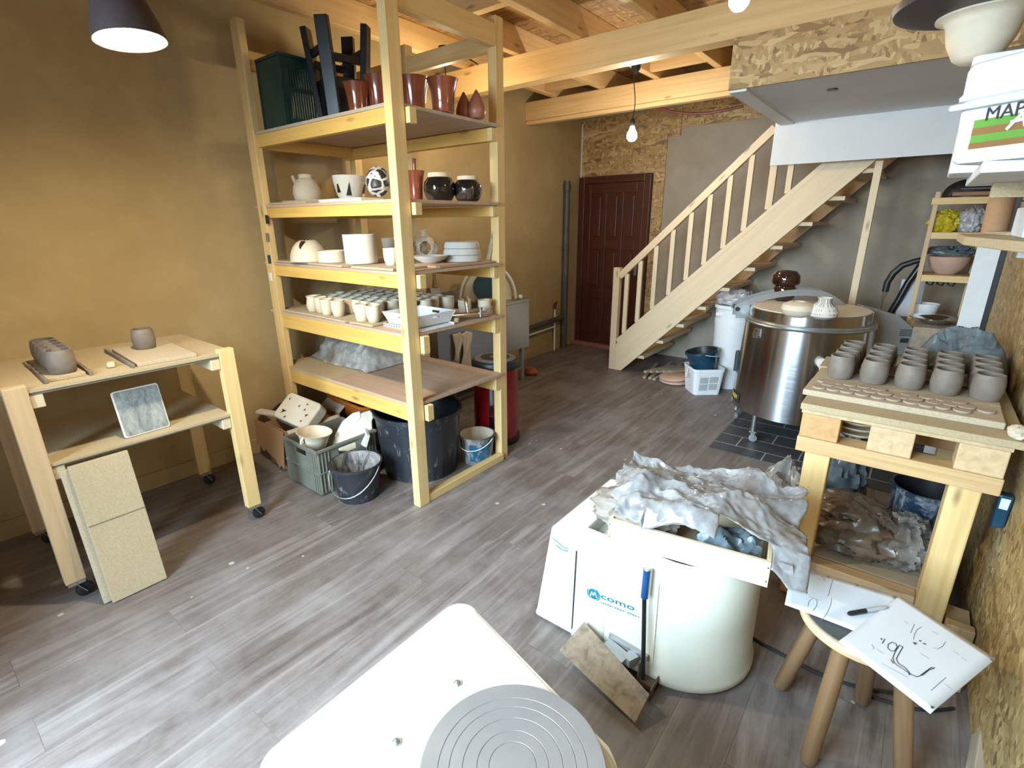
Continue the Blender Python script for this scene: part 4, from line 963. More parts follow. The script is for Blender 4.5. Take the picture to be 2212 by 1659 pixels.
cup('barrel', -2.96, .80, zt+.0165, .054, .115, 'wet_clay', 'single dark grey clay cup on the wide ware board of the cart', None, 'clay_cup')
t = thing('trimming_tool', 'small trimming tool with a pale block end lying between the cart ware boards', 'tool', (-2.74, .60, zt+.001), R(160))
MB().box((0, 0, .012), (.035, .028, .022)).build('block_end', 'clear_pine', t, bevel=.003); MB().tube([(.018, 0, .010), (.07, .004, .006), (.10, .006, .003)], [.006, .004, .002], 6).build('handle', 'black_plastic', t)
# picture tile
tb = [AX(292, 948, -2.66), AX(382, 935, -2.66)]
t = thing('picture_tile', 'framed grey glazed picture tile leaning on the lower shelf of the cart', 'tile', (-2.665, .655, .636), rot=(0, R(-12), R(2)))
MB().prism(rounded(-.092, .092, 0, .215, .012), -.006, .004, frame((0, 0, 0), (0, 1, 0), (0, 0, 1))).build('tile_back', 'white_bisque', t, bevel=.002)
MB().prism(rounded(-.086, .086, .006, .209, .010), .0042, .0056, frame((0, 0, 0), (0, 1, 0), (0, 0, 1))).build('picture_face', 'tile_picture', t)
# leaning boards
for k, (y0, L, w_, x0, lean, lb, mt) in enumerate(((.335, .622, .205, -2.462, 9.8, 'front beige fibreboard panel leaning on the cart shelf edge', 'fibreboard'), (.310, .605, .19, -2.486, 9.8, 'second beige panel leaning on the cart behind the front panel', 'ware_board'))):
    o = MB().bx(-.010, .010, 0, w_, 0, L, 2).build('leaning_panel', mt, None, (x0, y0, .004), bevel=.002, rot=(0, R(-lean), R(0))); tag(o, lb, 'panel', 'panels leaning on the cart')
    if k == 0: MB().box((.0103, w_/2, .355), (.0008, w_-.004, .006)).build('scuff_line', 'board_edge', o)
tag(MB().bx(-.05, .05, -.10, .10, 0, .14).build('wooden_crate', 'pallet_orange', None, (-2.84, -.085, .001), bevel=.004), 'orange-brown wooden block at the left edge of the photo on the floor', 'block')
# ================================================================ STAIRS
sx = thing('staircase', 'pale pine staircase with a balustrade rising to the right behind the kiln', 'staircase', (-1.3, 5.3, 0))
def ss(n, m, **k): return m.build(n, 'stair_pine', sx, world=True, **k)
lo = lambda x: (x+2.345)*1.008
hi = lambda x: .285+.972*(x+2.424)
poly = [(-2.423, .001), (-2.346, .001), (.30, lo(.30)), (.30, 2.86), (.227, 2.86), (-2.423, hi(-2.423))]
YZ = lambda y: frame((0, y, 0), (1, 0, 0), (0, 0, 1))            # local x = room x, local y = room z
Ts = frame((0, 4.925, 0), (1, 0, 0), (0, 0, 1))
for y, nm in ((4.925, 'stringer'), (5.79, 'stringer')):
    # grain along the slope: build flat along its own length
    a = math.atan(1.0); P = [(x*math.cos(a)+z*math.sin(a), -x*math.sin(a)+z*math.cos(a)) for x, z in poly]
    T = frame((0, y, 0), (1, 0, 0), (0, 0, 1)) @ Matrix.Rotation(a, 4, 'Z')
    ss(nm, MB().prism(P, 0, .042, T), bevel=.003)
ss('newel_post', MB().bx(-2.494, -2.4235, 4.883, 4.95, .001, 1.093, 2), bevel=.004)
k = 0; z = .19
while z < 2.6:
    x = -2.40+(z-.13)/.985; ss('tread', MB().bx(x-.03, x+.23, 4.926, 5.747, z-.032, z, 1), bevel=.003); z += .192
rl = lambda x: 1.00+(x+2.43)*.966
ss('handrail', MB().beam((-2.425, 4.906, rl(-2.425)), (-1.118, 4.906, rl(-1.118)), .050, .066), bevel=.005)
ss('lower_rail', MB().beam((-2.415, 4.906, hi(-2.415)+.026), (-.60, 4.906, hi(-.60)+.026), .046, .042), bevel=.004)
for x in (-2.345, -2.205, -2.050, -1.893, -1.735, -1.580, -1.425, -1.268, -.962): 
    zt_ = rl(x)-.047 if x < -1.2 else 2.25
    ss('baluster', MB().bx(x-.022, x+.022, 4.893, 4.921, hi(x)+.052, zt_, 2), bevel=.002)
ss('newel_post', MB().bx(-1.116, -1.062, 4.885, 4.924, hi(-1.09)+.055, 2.55, 2), bevel=.003)
tag(MB().bx(-.392, -.342, 4.86, 4.905, .001, 1.962, 2).build('support_post', 'stair_pine', bevel=.003), 'upright pine post standing behind the kiln under the high end of the stairs', 'post')

# laths, plaster bats under the stairs
for k in range(7):
    x = -2.22+.085*k; y = 4.80+.03*k+rng.uniform(-.03, .03)
    o = MB().box((0, 0, .012), (.60+.1*(k % 3), .035, .022), 0).build('wood_lath', 'old_lath', None, (x+.15, y+.28, .001+.002*k), bevel=.002, rot=(0, R(-.4*k), R(100-6*k)))
    tag(o, 'grey-brown lath on the floor under the foot of the stairs, %s from the left' % ORD[k], 'lath', 'laths under the stairs')
for k in range(5):
    o = MB().box((0, 0, .012), (.52, .035, .022), 0).build('wood_lath', 'old_lath', None, (-1.98+.075*k, 5.06+.02*k, .034+.004*k), bevel=.002, rot=(0, R(3), R(78-5*k)))
    tag(o, 'upper loose lath lying across the others under the stairs, %s from the left' % ORD[k], 'lath', 'laths under the stairs')
c = AZ(1445, 826, .01)
for k, lb in enumerate(('lower pinkish round plaster bat on the floor beside the white pail', 'upper pinkish round plaster bat beside the white pail')):
    tag(MB().lathe([(0, 0), (.13, 0), (.145, .01), (.145, .024), (.135, .03), (0, .03)], 36).build('plaster_bat', 'pink_clay', None, (c.x+.02, c.y+.08, .002+.036*k), rot=(R(2*k), R(-3*k), 0)), lb, 'bat', 'plaster bats')
# white bin with bag
wb = thing('white_bin', 'tall white plastic bin holding a clear bag under the stairs', 'bin', (-1.285, 5.04, .001))
m = MB(); rings = [(.140, 0), (.150, .02), (.168, .62), (.172, .62), (.172, .66), (.166, .665), (.170, .765), (.184, .77), (.184, .80), (.174, .80), (.166, .765), (.142, .02), (0, .02)]
m.lathe([(0, 0)]+rings, 48); m.build('bin_body', 'white_plastic', wb)
MB().box((-.10, -.145, .715), (.06, .012, .03)).build('side_grip', 'white_plastic', wb, bevel=.004)
def bag(u, v):
    a = 2*PI*u; r = .158*math.cos(v*PI/2)**.7+.004; z = .79+.115*math.sin(v*PI/2); d = crumple((math.cos(a)*r, math.sin(a)*r, z), 14, .018, 5)
    return (math.cos(a)*(r+d), math.sin(a)*(r+d), z+d*1.3)
tag(MB().sheet(bag, 40, 14).build('plastic_bag', 'white_film', None, (-1.285, 5.04, .001)), 'crumpled clear plastic bag filling the top of the tall white bin', 'bag')
# square white pail with blue bucket
pr = thing('square_pail', 'white square plastic pail with grey printing on the floor before the white bin', 'pail', (-1.415, 4.72, .001), R(40))
A = rounded(-.125, .125, -.125, .125, .035, 3); B = rounded(-.145, .145, -.145, .145, .04, 3); n = len(A); Bi = rounded(-.140, .140, -.140, .140, .038, 3)
m = MB(); vs = [(x, y, 0) for x, y in A]+[(x, y, .225) for x, y in B]+[(x*1.03, y*1.03, .225) for x, y in B]+[(x*1.03, y*1.03, .25) for x, y in B]+[(x, y, .25) for x, y in Bi]+[(x*.97, y*.97, .01) for x, y in A]
m.add(vs, [(k*n+i, k*n+(i+1) % n, (k+1)*n+(i+1) % n, (k+1)*n+i) for k in range(5) for i in range(n)]+[tuple(range(n-1, -1, -1)), tuple(range(5*n, 6*n))], None, False); m.build('pail_body', 'white_plastic', pr)
m = MB(); sl = .02/.225
for x0, x1, z0, z1 in ((-.085, -.006, .115, .175), (.004, .085, .120, .178), (-.085, -.006, .045, .108), (.004, .085, .050, .112)):
    m.add([(x0, -.1262-z0*sl, z0), (x1, -.1262-z0*sl, z0), (x1, -.1262-z1*sl, z1), (x0, -.1262-z1*sl, z1)], [(0, 1, 2, 3)])
m.build('printed_panels', 'grey_print', pr)
m = MB()
for z, w_ in ((.17, .03), (.155, .024), (.14, .03), (.10, .012), (.075, .012)):
    m.add([(-.1268-z*sl, y, zz) for zz in (z, z+.007) for y in (-.02-w_, -.02+w_)], [(0, 1, 3, 2)])
m.build('side_print', 'grey_print', pr)
MB().tube([(-.152, .0, .235), (-.17, -.03, .215), (-.175, -.02, .15), (-.16, .02, .13)], .004, 8).build('bail_handle', 'white_plastic', pr)
bb = bucket('bucket', 'dark blue bucket stuck tilted into the white square pail', (-1.418, 4.725, .215), .108, .142, .20, 'blue_plastic', 'bucket', 'black_plastic', handle=1, drop=.05, haxis=R(120), wire='white_plastic', rim=.008)
bb.rotation_euler = (R(4), R(-10), 0); bb.location.z = .20

# ================================================================ KILN
KX, KY = -.553, 4.12
kl = thing('kiln', 'round stainless steel kiln on casters with a hinged lid, behind the pallet table', 'kiln', (KX, KY, .0045))
Rb, Rt = .430, .405
MB().lathe([(0, .205), (Rb-.02, .205), (Rb, .21), (Rt, .845), (0, .845)], 72).build('kiln_body', 'brushed_steel', kl)
MB().lathe([(Rt-.02, .8455), (Rt+.006, .848), (Rt+.010, .856), (Rt+.002, .864), (Rt+.008, .872), (Rt+.004, .880), (Rt-.02, .882)], 72).build('rim_band', 'zinc', kl)
ld = MB().lathe([(0, .8825), (Rt-.022, .8825), (Rt-.026, .948), (Rt-.03, .950), (0, .950)], 72).build('lid', 'brushed_steel', kl)
MB().lathe([(0, .9505), (Rt-.036, .9505), (Rt-.037, .955), (0, .956)], 64).build('lid_top', 'stained_disc', ld)
for a in (-116, 175, -35, 60):
    ca, sa = math.cos(R(a)), math.sin(R(a)); q = .405; cs = thing('caster_leg', None, None); cs.parent = kl; 
    bpy.data.objects.remove(cs)
    p = Vector((ca*q, sa*q, 0))
    lg = MB().tube([p+Vector((0, 0, .08)), p+Vector((0, 0, .215))], .017, 12).build('leg', 'zinc', kl)
    T = Matrix.Translation(p) @ Matrix.Rotation(R(a+35), 4, 'Z')
    m = MB(); m.bx(-.020, -.015, -.012, .016, .030, .082, T=T); m.bx(.015, .020, -.012, .016, .030, .082, T=T); m.bx(-.020, .020, -.024, .024, .076, .086, T=T); m.build('caster_fork', 'zinc', lg)
    MB().lathe([(0, -.012), (.020, -.012), (.0275, -.010), (.029, 0), (.0275, .010), (.020, .012), (0, .012)], 20, T=T @ Matrix.Translation((0, .006, .029)) @ Matrix.Rotation(R(90), 4, 'Y')).build('caster_wheel', 'grey_steel', lg)
def on_body(a, z, out=0): r = Rb+(Rt-Rb)*(z-.21)/.635+out; return Vector((r*math.cos(R(a)), r*math.sin(R(a)), z))
for a in (-128, 150):
    p = on_body(a, .80, .008); T = Matrix.Translation(p) @ Matrix.Rotation(R(a), 4, 'Z')
    MB().box((0, 0, 0), (.016, .040, .05), T=T).box((.010, -.010, -.022), (.012, .012, .045), T=T).box((.010, .012, -.018), (.012, .012, .04), T=T).build('latch', 'chrome', kl, bevel=.003)
p = on_body(-62, .66, .02); MB().lathe([(.012, 0), (.030, .01), (.034, .05), (0, .055)], 20, T=Matrix.Translation(on_body(-66, .66, -.01)) @ Matrix.Rotation(R(-66), 4, 'Z') @ Matrix.Rotation(R(90), 4, 'Y')).build('vent_plug', 'white_bisque', kl)
p = on_body(-176, .50, .012); MB().box((0, 0, 0), (.03, .05, .16), T=Matrix.Translation(p) @ Matrix.Rotation(R(-176), 4, 'Z')).build('side_handle', 'black_plastic', kl, bevel=.006)
def bend_k(z0):
    def f(v): 
        a = R(-158)+v.x/(Rb+.003); r = Rb+.0035+(Rt-Rb)*(z0+v.y-.21)/.635+v.z; return Vector((r*math.cos(a), r*math.sin(a), z0+v.y))
    return f
m = MB(); f = bend_k(.262)
vs = []; 
for k in range(13): vs += [f(Vector((-.012+.165*k/12, -.016, -.001))), f(Vector((-.012+.165*k/12, .052, -.001)))]
m.add(vs, [(2*k, 2*k+2, 2*k+3, 2*k+1) for k in range(12)], None, True); lab = m.build('name_plate', 'dark_print', kl)
text_mb('THERM', .046, None, .0006, (.82, 1), bend_k(.266)).build('lettering', 'yellow_print', lab)
# lid arms and control box
HX, HY = -.40, -.13
def arm(y_off, name):
    P = []
    ln = []
    for t in range(25):
        u = t/24; ln.append((-.47+1.05*u, .900+.135*math.sin(PI*min(1, u*1.12))**.8-(0 if u < .55 else .26*((u-.55)/.45)**1.5)))
    up = [(x, z+.026) for x, z in ln]; dn = [(x, z-.020-(.05*max(0, (u-.6))/.4 if u > .6 else 0)) for (x, z), u in zip(ln, [t/24 for t in range(25)])]
    T = Matrix.Rotation(R(24), 4, 'Z') @ frame((0, y_off, 0), (1, 0, 0), (0, 0, 1)); return MB().prism(up+dn[::-1], -.004, .004, T).build(name, 'grey_steel', kl)
arm(.16, 'lid_arm'); arm(.30, 'lid_arm')
T = Matrix.Rotation(R(24), 4, 'Z')
MB().tube([(-.45, .13, .905), (-.45, .33, .905)], .016, 12, T=T).build('pivot_rod', 'black_plastic', kl)
for y in (.155, .305): MB().box((-.41, y, .885), (.09, .010, .10), T=T).build('pivot_bracket', 'grey_steel', kl)
cbx = MB().prism([(.43, .62), (.72, .62), (.72, .80), (.60, .90), (.36, .965), (.36, .86), (.43, .80)], -.045, .045, T @ frame((0, .14, 0), (1, 0, 0), (0, 0, 1))).build('control_box', 'grey_steel', kl, bevel=.003)
m = MB()
for k in range(4): m.box((.665, .093, .800-.013*k), (.075, .002, .005), T=T)
m.box((.665, .093, .725), (.05, .003, .032), T=T); m.build('vent_slots', 'dark_print', cbx)
MB().lathe([(0, 0), (.008, 0), (.006, .006), (0, .007)], 12, T=T @ Matrix.Translation((.52, .0945, .865)) @ Matrix.Rotation(R(90), 4, 'X')).build('screw', 'chrome', cbx)
# pots on the lid
zl = .0045+.9565
def on_lid(px, py): return AZ(px, py, zl)
c = on_lid(1717, 687); pot('round_vase', '', (c.x, c.y+.06, zl), .1, .09, 'bisque', 'squat round cream vase on the kiln lid, left of the crackled one', 'vase', mb=MB().lathe([(0, 0), (.05, 0), (.085, .020), (.098, .048), (.090, .078), (.055, .096), (.036, .098), (.034, .090), (0, .088)], 36))
c = on_lid(1772, 691); cv = thing('crackled_vase', 'small cream vase with dark cracks and a flared neck on the kiln lid', 'vase', (c.x, c.y+.06, zl))
vp = [(.045, 0), (.078, .018), (.086, .042), (.070, .075), (.040, .100), (.035, .118), (.043, .130), (.036, .130), (.030, .115), (0, .1)]
MB().lathe([(0, 0)]+vp, 36).build('vase_body', 'white_bisque', cv)
m = MB()
def vr(z):
    for (r1, z1), (r2, z2) in zip(vp[:6], vp[1:7]):
        if z1 <= z <= z2: return r1+(r2-r1)*(z-z1)/(z2-z1)
    return .04
for k in range(9):
    a = R(-150+k*17); pts = []
    for j in range(6): a += rng.uniform(-.10, .10); z = .125-.022*j; pts.append(((vr(z)+.0005)*math.cos(a), (vr(z)+.0005)*math.sin(a), z))
    m.tube(pts, .0012, 5)
m.build('crack_lines', 'ink', cv)
c = AZ(1680, 686, zl)
jar = thing('lidded_jar', 'glossy dark brown lidded jar standing behind the lid arms of the kiln', 'jar', (-.775, 4.355, zl))
MB().lathe([(0, 0), (.055, 0), (.075, .02), (.080, .09), (.070, .115), (.060, .12), (0, .12)], 32).build('jar_body', 'brown_glaze', jar)
MB().lathe([(0, .12), (.078, .122), (.088, .14), (.084, .19), (.06, .222), (.0, .232)], 32, sx=1.15).build('lid', 'brown_glaze', jar)

# ================================================================ PALLET TABLE
tb_ = thing('pallet_table', 'work table made of a pallet on thick posts beside the board wall', 'table', (.045, 2.55, 0))
def tt(n, m, mt='pallet_pine', **k): return m.build(n, mt, tb_, world=True, **k)
TX0, TX1, TY0, TY1 = -.256, .350, 2.15, 2.97
def ztr(x): return 0
for y in (TY0, (TY0+TY1)/2-.05, TY1-.1):
    tt('bottom_board', MB().bx(TX0, TX1, y, y+.10, .673, .735, 0), 'pallet_orange' if y > TY0 else 'pallet_front', bevel=.004)
    for x0, x1, mt in ((TX0+.004, TX0+.134, 'pallet_orange'), (-.030, .102, 'pallet_pine'), (.218, TX1-.004, 'pallet_pine')):
        tt('block', MB().bx(x0, x1, y+.003, y+.10, .7355, .832, 1), mt, bevel=.004)
tt('top_deck', MB().bx(TX0, TX1, TY0, TY1, .8325, .852, 1), 'pallet_pine', bevel=.003)
tt('top_panel', MB().bx(TX0-.004, TX1+.025, TY0-.02, TY1+.02, .8525, .878, 0), 'fibreboard', bevel=.003)
for x in (-.222, .222):
    for y in (2.165, 2.86): tt('leg', MB().bx(x, x+.088, y, y+.09, 0, .672, 2), 'pine', bevel=.006)
tt('lower_shelf', MB().bx(-.155, .30, 2.26, 2.86, .155, .175, 0), 'grey_board'); tt('lower_rail', MB().bx(-.133, .221, 2.19, 2.25, .12, .175, 0), 'pallet_pine', bevel=.004)
TZ = .8785
board('ware_board', (.026, 2.335, TZ), (.60, .20, .024), 'ware_board', 'thick ware board with rows of clay discs at the front of the pallet table', 'board', R(-.8), bevel=.004)
board('ware_board', (.030, 2.545, TZ), (.60, .205, .022), 'ware_board', 'ware board under the front rows of grey cups on the pallet table', 'board', R(-.5), bevel=.003)
board('ware_board', (.020, 2.785, TZ), (.60, .22, .022), 'fibreboard', 'ware board under the back rows of grey cups on the pallet table', 'board', 0, bevel=.003)
GC = 'grey clay cups on the pallet table'
colx = (-.182, -.066, .052, .168, .284); cn = ('leftmost', 'second from the left', 'in the middle', 'second from the right', 'rightmost')
for ri, (y, rn) in enumerate(((2.515, 'front'), (2.62, 'second'), (2.735, 'third'), (2.842, 'back'))):
    for ci, x in enumerate(colx):
        cup('barrel', x+rng.uniform(-.003, .003)+.004*ri, y+rng.uniform(-.003, .003), TZ+.0225, .0525, .100, 'wet_clay', 'dark grey clay cup in the %s row of the pallet table, %s' % (rn, cn[ci]), GC, 'clay_cup')
d0 = None; rown = ('back', 'middle', 'front')
for ri, y in enumerate((2.398, 2.347, 2.292)):
    for ci in range(11):
        x = -.225+.0485*ci+(.02 if ri == 1 else .0)
        if (ri, ci) in ((0, 10), (2, 10), (0, 5)): continue
        pos = (x+rng.uniform(-.005, .005), y+rng.uniform(-.006, .006)-.0008*ci, TZ+.0245)
        lb = 'flat clay disc in the %s row of the front ware board, %s from the left' % (rown[ri], ORD[ci])
        if d0 is None: d0 = MB().lathe([(0, 0), (.0245, 0), (.026, .003), (.0245, .0065), (0, .007)], 24).build('clay_disc', 'clay_disc', None, pos); o = d0; tag(o, lb, 'disc', 'clay discs on the ware board')
        else: tag(dup(d0, pos, 0, lb), lb, 'disc', 'clay discs on the ware board')
def gbag(u, v):
    x = .05+.34*u; y = 2.93+.28*v
    b = math.sin(PI*u)**.5*math.sin(PI*v)**.5
    z = TZ+.004+.155*b*(.55+.45*u)+crumple((x, y, 0), 8, .05, 9)*b
    return (x+.03*math.sin(v*7)*b, y, max(TZ+.002, z))
tag(MB().sheet(gbag, 54, 40, .002).build('plastic_sack', 'plastic_bag_grey'), 'crumpled dark grey plastic sack at the back of the pallet table', 'sack')
tag(MB().bx(.06, .39, 2.995, 3.25, .60, .8775).build('side_cabinet', 'grey_board', bevel=.004), 'low board cabinet behind the pallet table under the grey sack', 'cabinet')
# things under the table
def blob(c, rx, ry, rz, seed, amp=.03, sc=7, flat=True):
    def f(u, v):
        a = 2*PI*u; b = PI*(v-.5); q = (math.cos(a)*math.cos(b), math.sin(a)*math.cos(b), math.sin(b)); d = 1+crumple(q, 2.2, .27, seed, 5)
        z = c[2]+rz*(q[2]*d+1); return (c[0]+rx*q[0]*d, c[1]+ry*q[1]*d, max(c[2]+.001, z))
    return MB().sheet(f, 56, 30)
for nm, c, s, mt, lb, ct, sd in (
    ('clay_sack', (-.30, 2.50, .001), (.105, .15, .20), 'clear_film', 'translucent plastic clay sack on the floor left of the pallet table leg', 'sack', 11),
    ('clay_sack', (-.01, 2.42, .176), (.15, .11, .085), 'brown_film', 'brown wrapped lump of clay on the lower shelf of the pallet table', 'clay', 12),
    ('clay_sack', (.165, 2.46, .176), (.085, .12, .08), 'clear_film', 'greyish plastic-wrapped clay lump beside the right front table post', 'clay', 13),
    ('clay_sack', (-.04, 2.46, .275), (.13, .10, .05), 'brown_film', 'darker crumpled plastic lying over the brown clay lump under the table', 'plastic', 14),
    ('cloth_bundle', (-.12, 2.76, .176), (.09, .09, .165), 'plastic_bag_grey', 'dark blue-grey crumpled bag on the lower shelf behind the clay sacks', 'bag', 15)):
    tag(blob(c, *s, sd).build(nm, mt), lb, ct)
bucket('bucket', 'dark blue paint-splashed bucket on the lower shelf under the table', (.21, 2.72, .176), .105, .125, .235, 'splashed_blue', 'bucket', 'black_plastic', rim=.008)
for k in range(3): tag(MB().lathe([(0, 0), (.07, 0), (.10, .018), (.104, .022), (.07, .006), (0, .006)], 36).build('stacked_plate', 'stoneware_cream', None, (-.075, 2.33, .7358+.0235*k)), '%s grey plate of the stack inside the left opening of the pallet' % ('bottom', 'middle', 'top')[k], 'plate', 'plates inside the pallet')
sd_ = thing('squeeze_tube', 'dark teal tube with a pale label hanging between the table and the board wall', 'tube', (.378, 2.24, .525))
MB().prism([(-.016, 0), (.016, .01), (.020, .13), (-.018, .13)], -.022, .022, frame((0, 0, 0), (1, 0, 0), (0, 0, 1))).build('tube_body', 'blue_plastic', sd_, bevel=.006); MB().prism([(-.012, .08), (.010, .08), (.012, .12), (-.012, .12)], .0222, .0235, frame((0, 0, 0), (1, 0, 0), (0, 0, 1))).build('tube_label', 'paper', sd_)
tag(MB().bx(.315, .395, 2.12, 2.16, .001, .16, 2).bx(.318, .392, 2.1605, 2.30, .06, .13, 1).build('wood_offcut', 'pallet_pine', bevel=.004), 'pine offcut blocks on the floor between table post and board wall', 'offcut')
for k, (x, lb) in enumerate(((.335, 'left small wooden stake by the board wall behind the drawing pad'), (.368, 'right small wooden stake by the board wall behind the drawing pad'))):
    tag(MB().prism([(-.014, 0), (.014, 0), (.014, .12), (0, .15), (-.014, .13)], -.010, .010, frame((0, 0, 0), (1, 0, 0), (0, 0, 1))).build('wooden_stake', 'pallet_pine', None, (x-.005, 2.02-.03*k, .001), bevel=.002, rot=(0, 0, R(20))), lb, 'stake', 'stakes by the wall')
# ================================================================ POTTER'S WHEEL (beige, facing the room)
wh = thing('potters_wheel', 'beige potter wheel with a round tub and a foot pedal, standing before the pallet table', 'wheel machine', (-.60, 1.63, .001))
def ww(n, m, mt='cream_plastic', p=None, **k): return m.build(n, mt, p or wh, world=True, **k)
Y0, Y1 = 1.378, 1.885
m = MB(); bt = [(-.985, Y0), (-.66, Y0), (-.66, Y1), (-.985, Y1)]; tp_ = [(-.915, Y0+.010), (-.66, Y0+.010), (-.66, Y1-.012), (-.915, Y1-.012)]
bt1 = [(-.975, Y0)]+bt[1:3]+[(-.975, Y1)]
vs = [(x, y, .012) for x, y in bt]+[(x+(.012 if x < -.9 else 0), y, .05) for x, y in bt]+[(x, y, .455) for x, y in tp_]
m.add(vs, [(3, 2, 1, 0), (0, 1, 5, 4), (1, 2, 6, 5), (2, 3, 7, 6), (3, 0, 4, 7), (4, 5, 9, 8), (5, 6, 10, 9), (6, 7, 11, 10), (7, 4, 8, 11), (8, 9, 10, 11)])
ww('motor_housing', m, bevel=.016, seg=4)
CXc, CYc, rr = -.470, 1.632, .250
def dshape(r, xl, n=28):
    return [(CXc+r*math.cos(R(-90+180*k/n)), CYc+r*math.sin(R(-90+180*k/n))) for k in range(n+1)]+[(xl, CYc+r), (xl, CYc-r)]
def dstack(levels, cap=True):
    m = MB(); n = len(dshape(1, -1)); vs = []
    for r, xl, z in levels: vs += [(x, y, z) for x, y in dshape(r, xl)]
    fs = [(k*n+i, k*n+(i+1) % n, (k+1)*n+(i+1) % n, (k+1)*n+i) for k in range(len(levels)-1) for i in range(n)]
    if cap: fs += [tuple(range(n-1, -1, -1)), tuple(range((len(levels)-1)*n, len(levels)*n))]
    m.add(vs, fs, None, True); return m
ww('tub', dstack([(rr+.004, -.80, .012), (rr+.010, -.80, .02), (rr+.010, -.80, .045), (rr, -.795, .062), (rr-.002, -.79, .25), (rr-.004, -.78, .488), (rr-.010, -.775, .500), (rr-.020, -.765, .502), (rr-.026, -.76, .494), (rr-.032, -.755, .40)]), angle=60)
ww('pan_lining', dstack([(rr-.034, -.752, .4005), (rr-.034, -.752, .404)]), 'slate_tray')
ww('wheel_head', MB().lathe([(0, .404), (.03, .404), (.03, .44), (.15, .44), (.152, .452), (0, .452)], 44, (CXc, CYc, 0)), 'wheelhead_metal')
yf = lambda z, x: Y0
m = MB(); p0, p1 = AY(1245, 1190, Y0+.004), AY(1235, 1362, Y0-.001); m.beam(p0, p1, .003, .004); ww('panel_seam', m, 'dark_print')
m = MB(); p0, p1 = AY(1422, 1262, Y0+.003), AY(1408, 1440, Y0+.002); m.beam(p0, p1, .004, .006); ww('panel_seam', m, 'cream_edge')
# name sticker
A0, A1, A2 = AY(1268, 1262, Y0+.0022), AY(1388, 1307, Y0+.0022), AY(1266, 1294, Y0+.0022)
T = frame(A0, A1-A0, A0-A2); L = (A1-A0).length; Hh = (A2-A0).length
stk = ww('name_sticker', MB().bx(0, L, -Hh*1.02, 0, -.003, -.001, T=T), 'pale_sticker')
m = text_mb('como', .052, T @ Matrix.Translation((L*.245, -Hh*.55, 0)), .002, (1.12, .62)); ww('lettering', m, 'teal_print', stk)
m = MB()
for k in range(16): m.box((L*.25+k*L*.045, -Hh*.82, 0), (L*.032 if k % 5 else L*.016, .0035, .001), T=T)
ww('small_print', m, 'teal_print', stk)
m = MB(); n_ = 24; cx, cy, r1 = L*.115, -Hh*.48, Hh*.40
m.prism([(cx+r1*.80*math.cos(2*PI*k/n_), cy+r1*.80*math.sin(2*PI*k/n_)) for k in range(n_)], -.0008, .0004, T)
for a0, a1 in ((-60, 60), (150, 235)):
    q = [(cx+r1*math.cos(R(a0+(a1-a0)*k/10)), cy+r1*math.sin(R(a0+(a1-a0)*k/10))) for k in range(11)]+[(cx+r1*.88*math.cos(R(a1-(a1-a0)*k/10)), cy+r1*.88*math.sin(R(a1-(a1-a0)*k/10))) for k in range(11)]
    m.prism(q, -.0008, .0008, T)
ww('emblem', m, 'teal_print', stk)
m = MB()
pz = [(-.5, -.5), (-.2, .35), (.0, -.25), (.25, .45), (.55, -.35)]
for (a, b), (c_, d_) in zip(pz, pz[1:]): m.beam(T @ Vector((cx+a*r1, cy+b*r1, .0012)), T @ Vector((cx+c_*r1, cy+d_*r1, .0012)), .004, .0012, (0, -1, 0))
ww('emblem_stroke', m, 'pale_sticker', stk)
bp = [AY(1192, 1166, Y0+.004), AY(1226, 1190, Y0+.004)]
m = MB(); m.tube([AY(x, y, Y0+.003) for x, y in ((1193, 1163), (1203, 1170), (1213, 1180), (1226, 1186), (1225, 1191), (1212, 1187), (1200, 1177))], .0018, 6); ww('corner_badge', m, 'teal_print')
# pedal, linkage and lever
pc = [Vector(q) for q in (AZ(1262, 1342, .125), AZ(1208, 1404, .070), AZ(1372, 1562, .030), AZ(1403, 1500, .075))]
nrm = (pc[1]-pc[0]).cross(pc[3]-pc[0]).normalized(); nrm = -nrm if nrm.z < 0 else nrm
m = MB(); vs = pc+[p-nrm*.012 for p in pc]; m.add(vs, [(0, 1, 2, 3), (7, 6, 5, 4), (0, 4, 5, 1), (1, 5, 6, 2), (2, 6, 7, 3), (3, 7, 4, 0)])
ww('foot_pedal', m, 'stained_pan', bevel=.002)
m = MB(); m.beam(AZ(1318, 1370, .11), AZ(1400, 1420, .10), .020, .020); m.beam(AZ(1308, 1388, .10), AZ(1352, 1424, .09), .05, .006); m.beam(AZ(1352, 1428, .085), AZ(1372, 1418, .085), .035, .03)
ww('pedal_linkage', m, 'grey_steel')
m = MB(); q = AZ(1398, 1468, .03); m.bx(q.x-.03, q.x+.035, q.y-.02, q.y+.03, .012, .03); m.bx(q.x-.03, q.x-.024, q.y-.02, q.y+.04, .03, .10); m.bx(q.x+.03, q.x+.035, q.y-.05, q.y+.02, .003, .05); ww('pedal_bracket', m, 'rusty_metal')
lt, lm, lb_ = AY(1398, 1230, 1.352), AY(1392, 1290, 1.350), AZ(1389, 1466, .045)
ww('speed_lever', MB().tube([lb_, lm.lerp(lb_, .02)], .0075, 12), 'black_paint')
ww('lever_grip', MB().tube([lm, lm.lerp(lt, .5), lt], [.0125, .0125, .0125], 14), 'lever_blue')
ww('lever_cap', MB().tube([lt, lt+Vector((-.0005, 0, .004))], [.0115, .0085], 14), 'grey_steel')
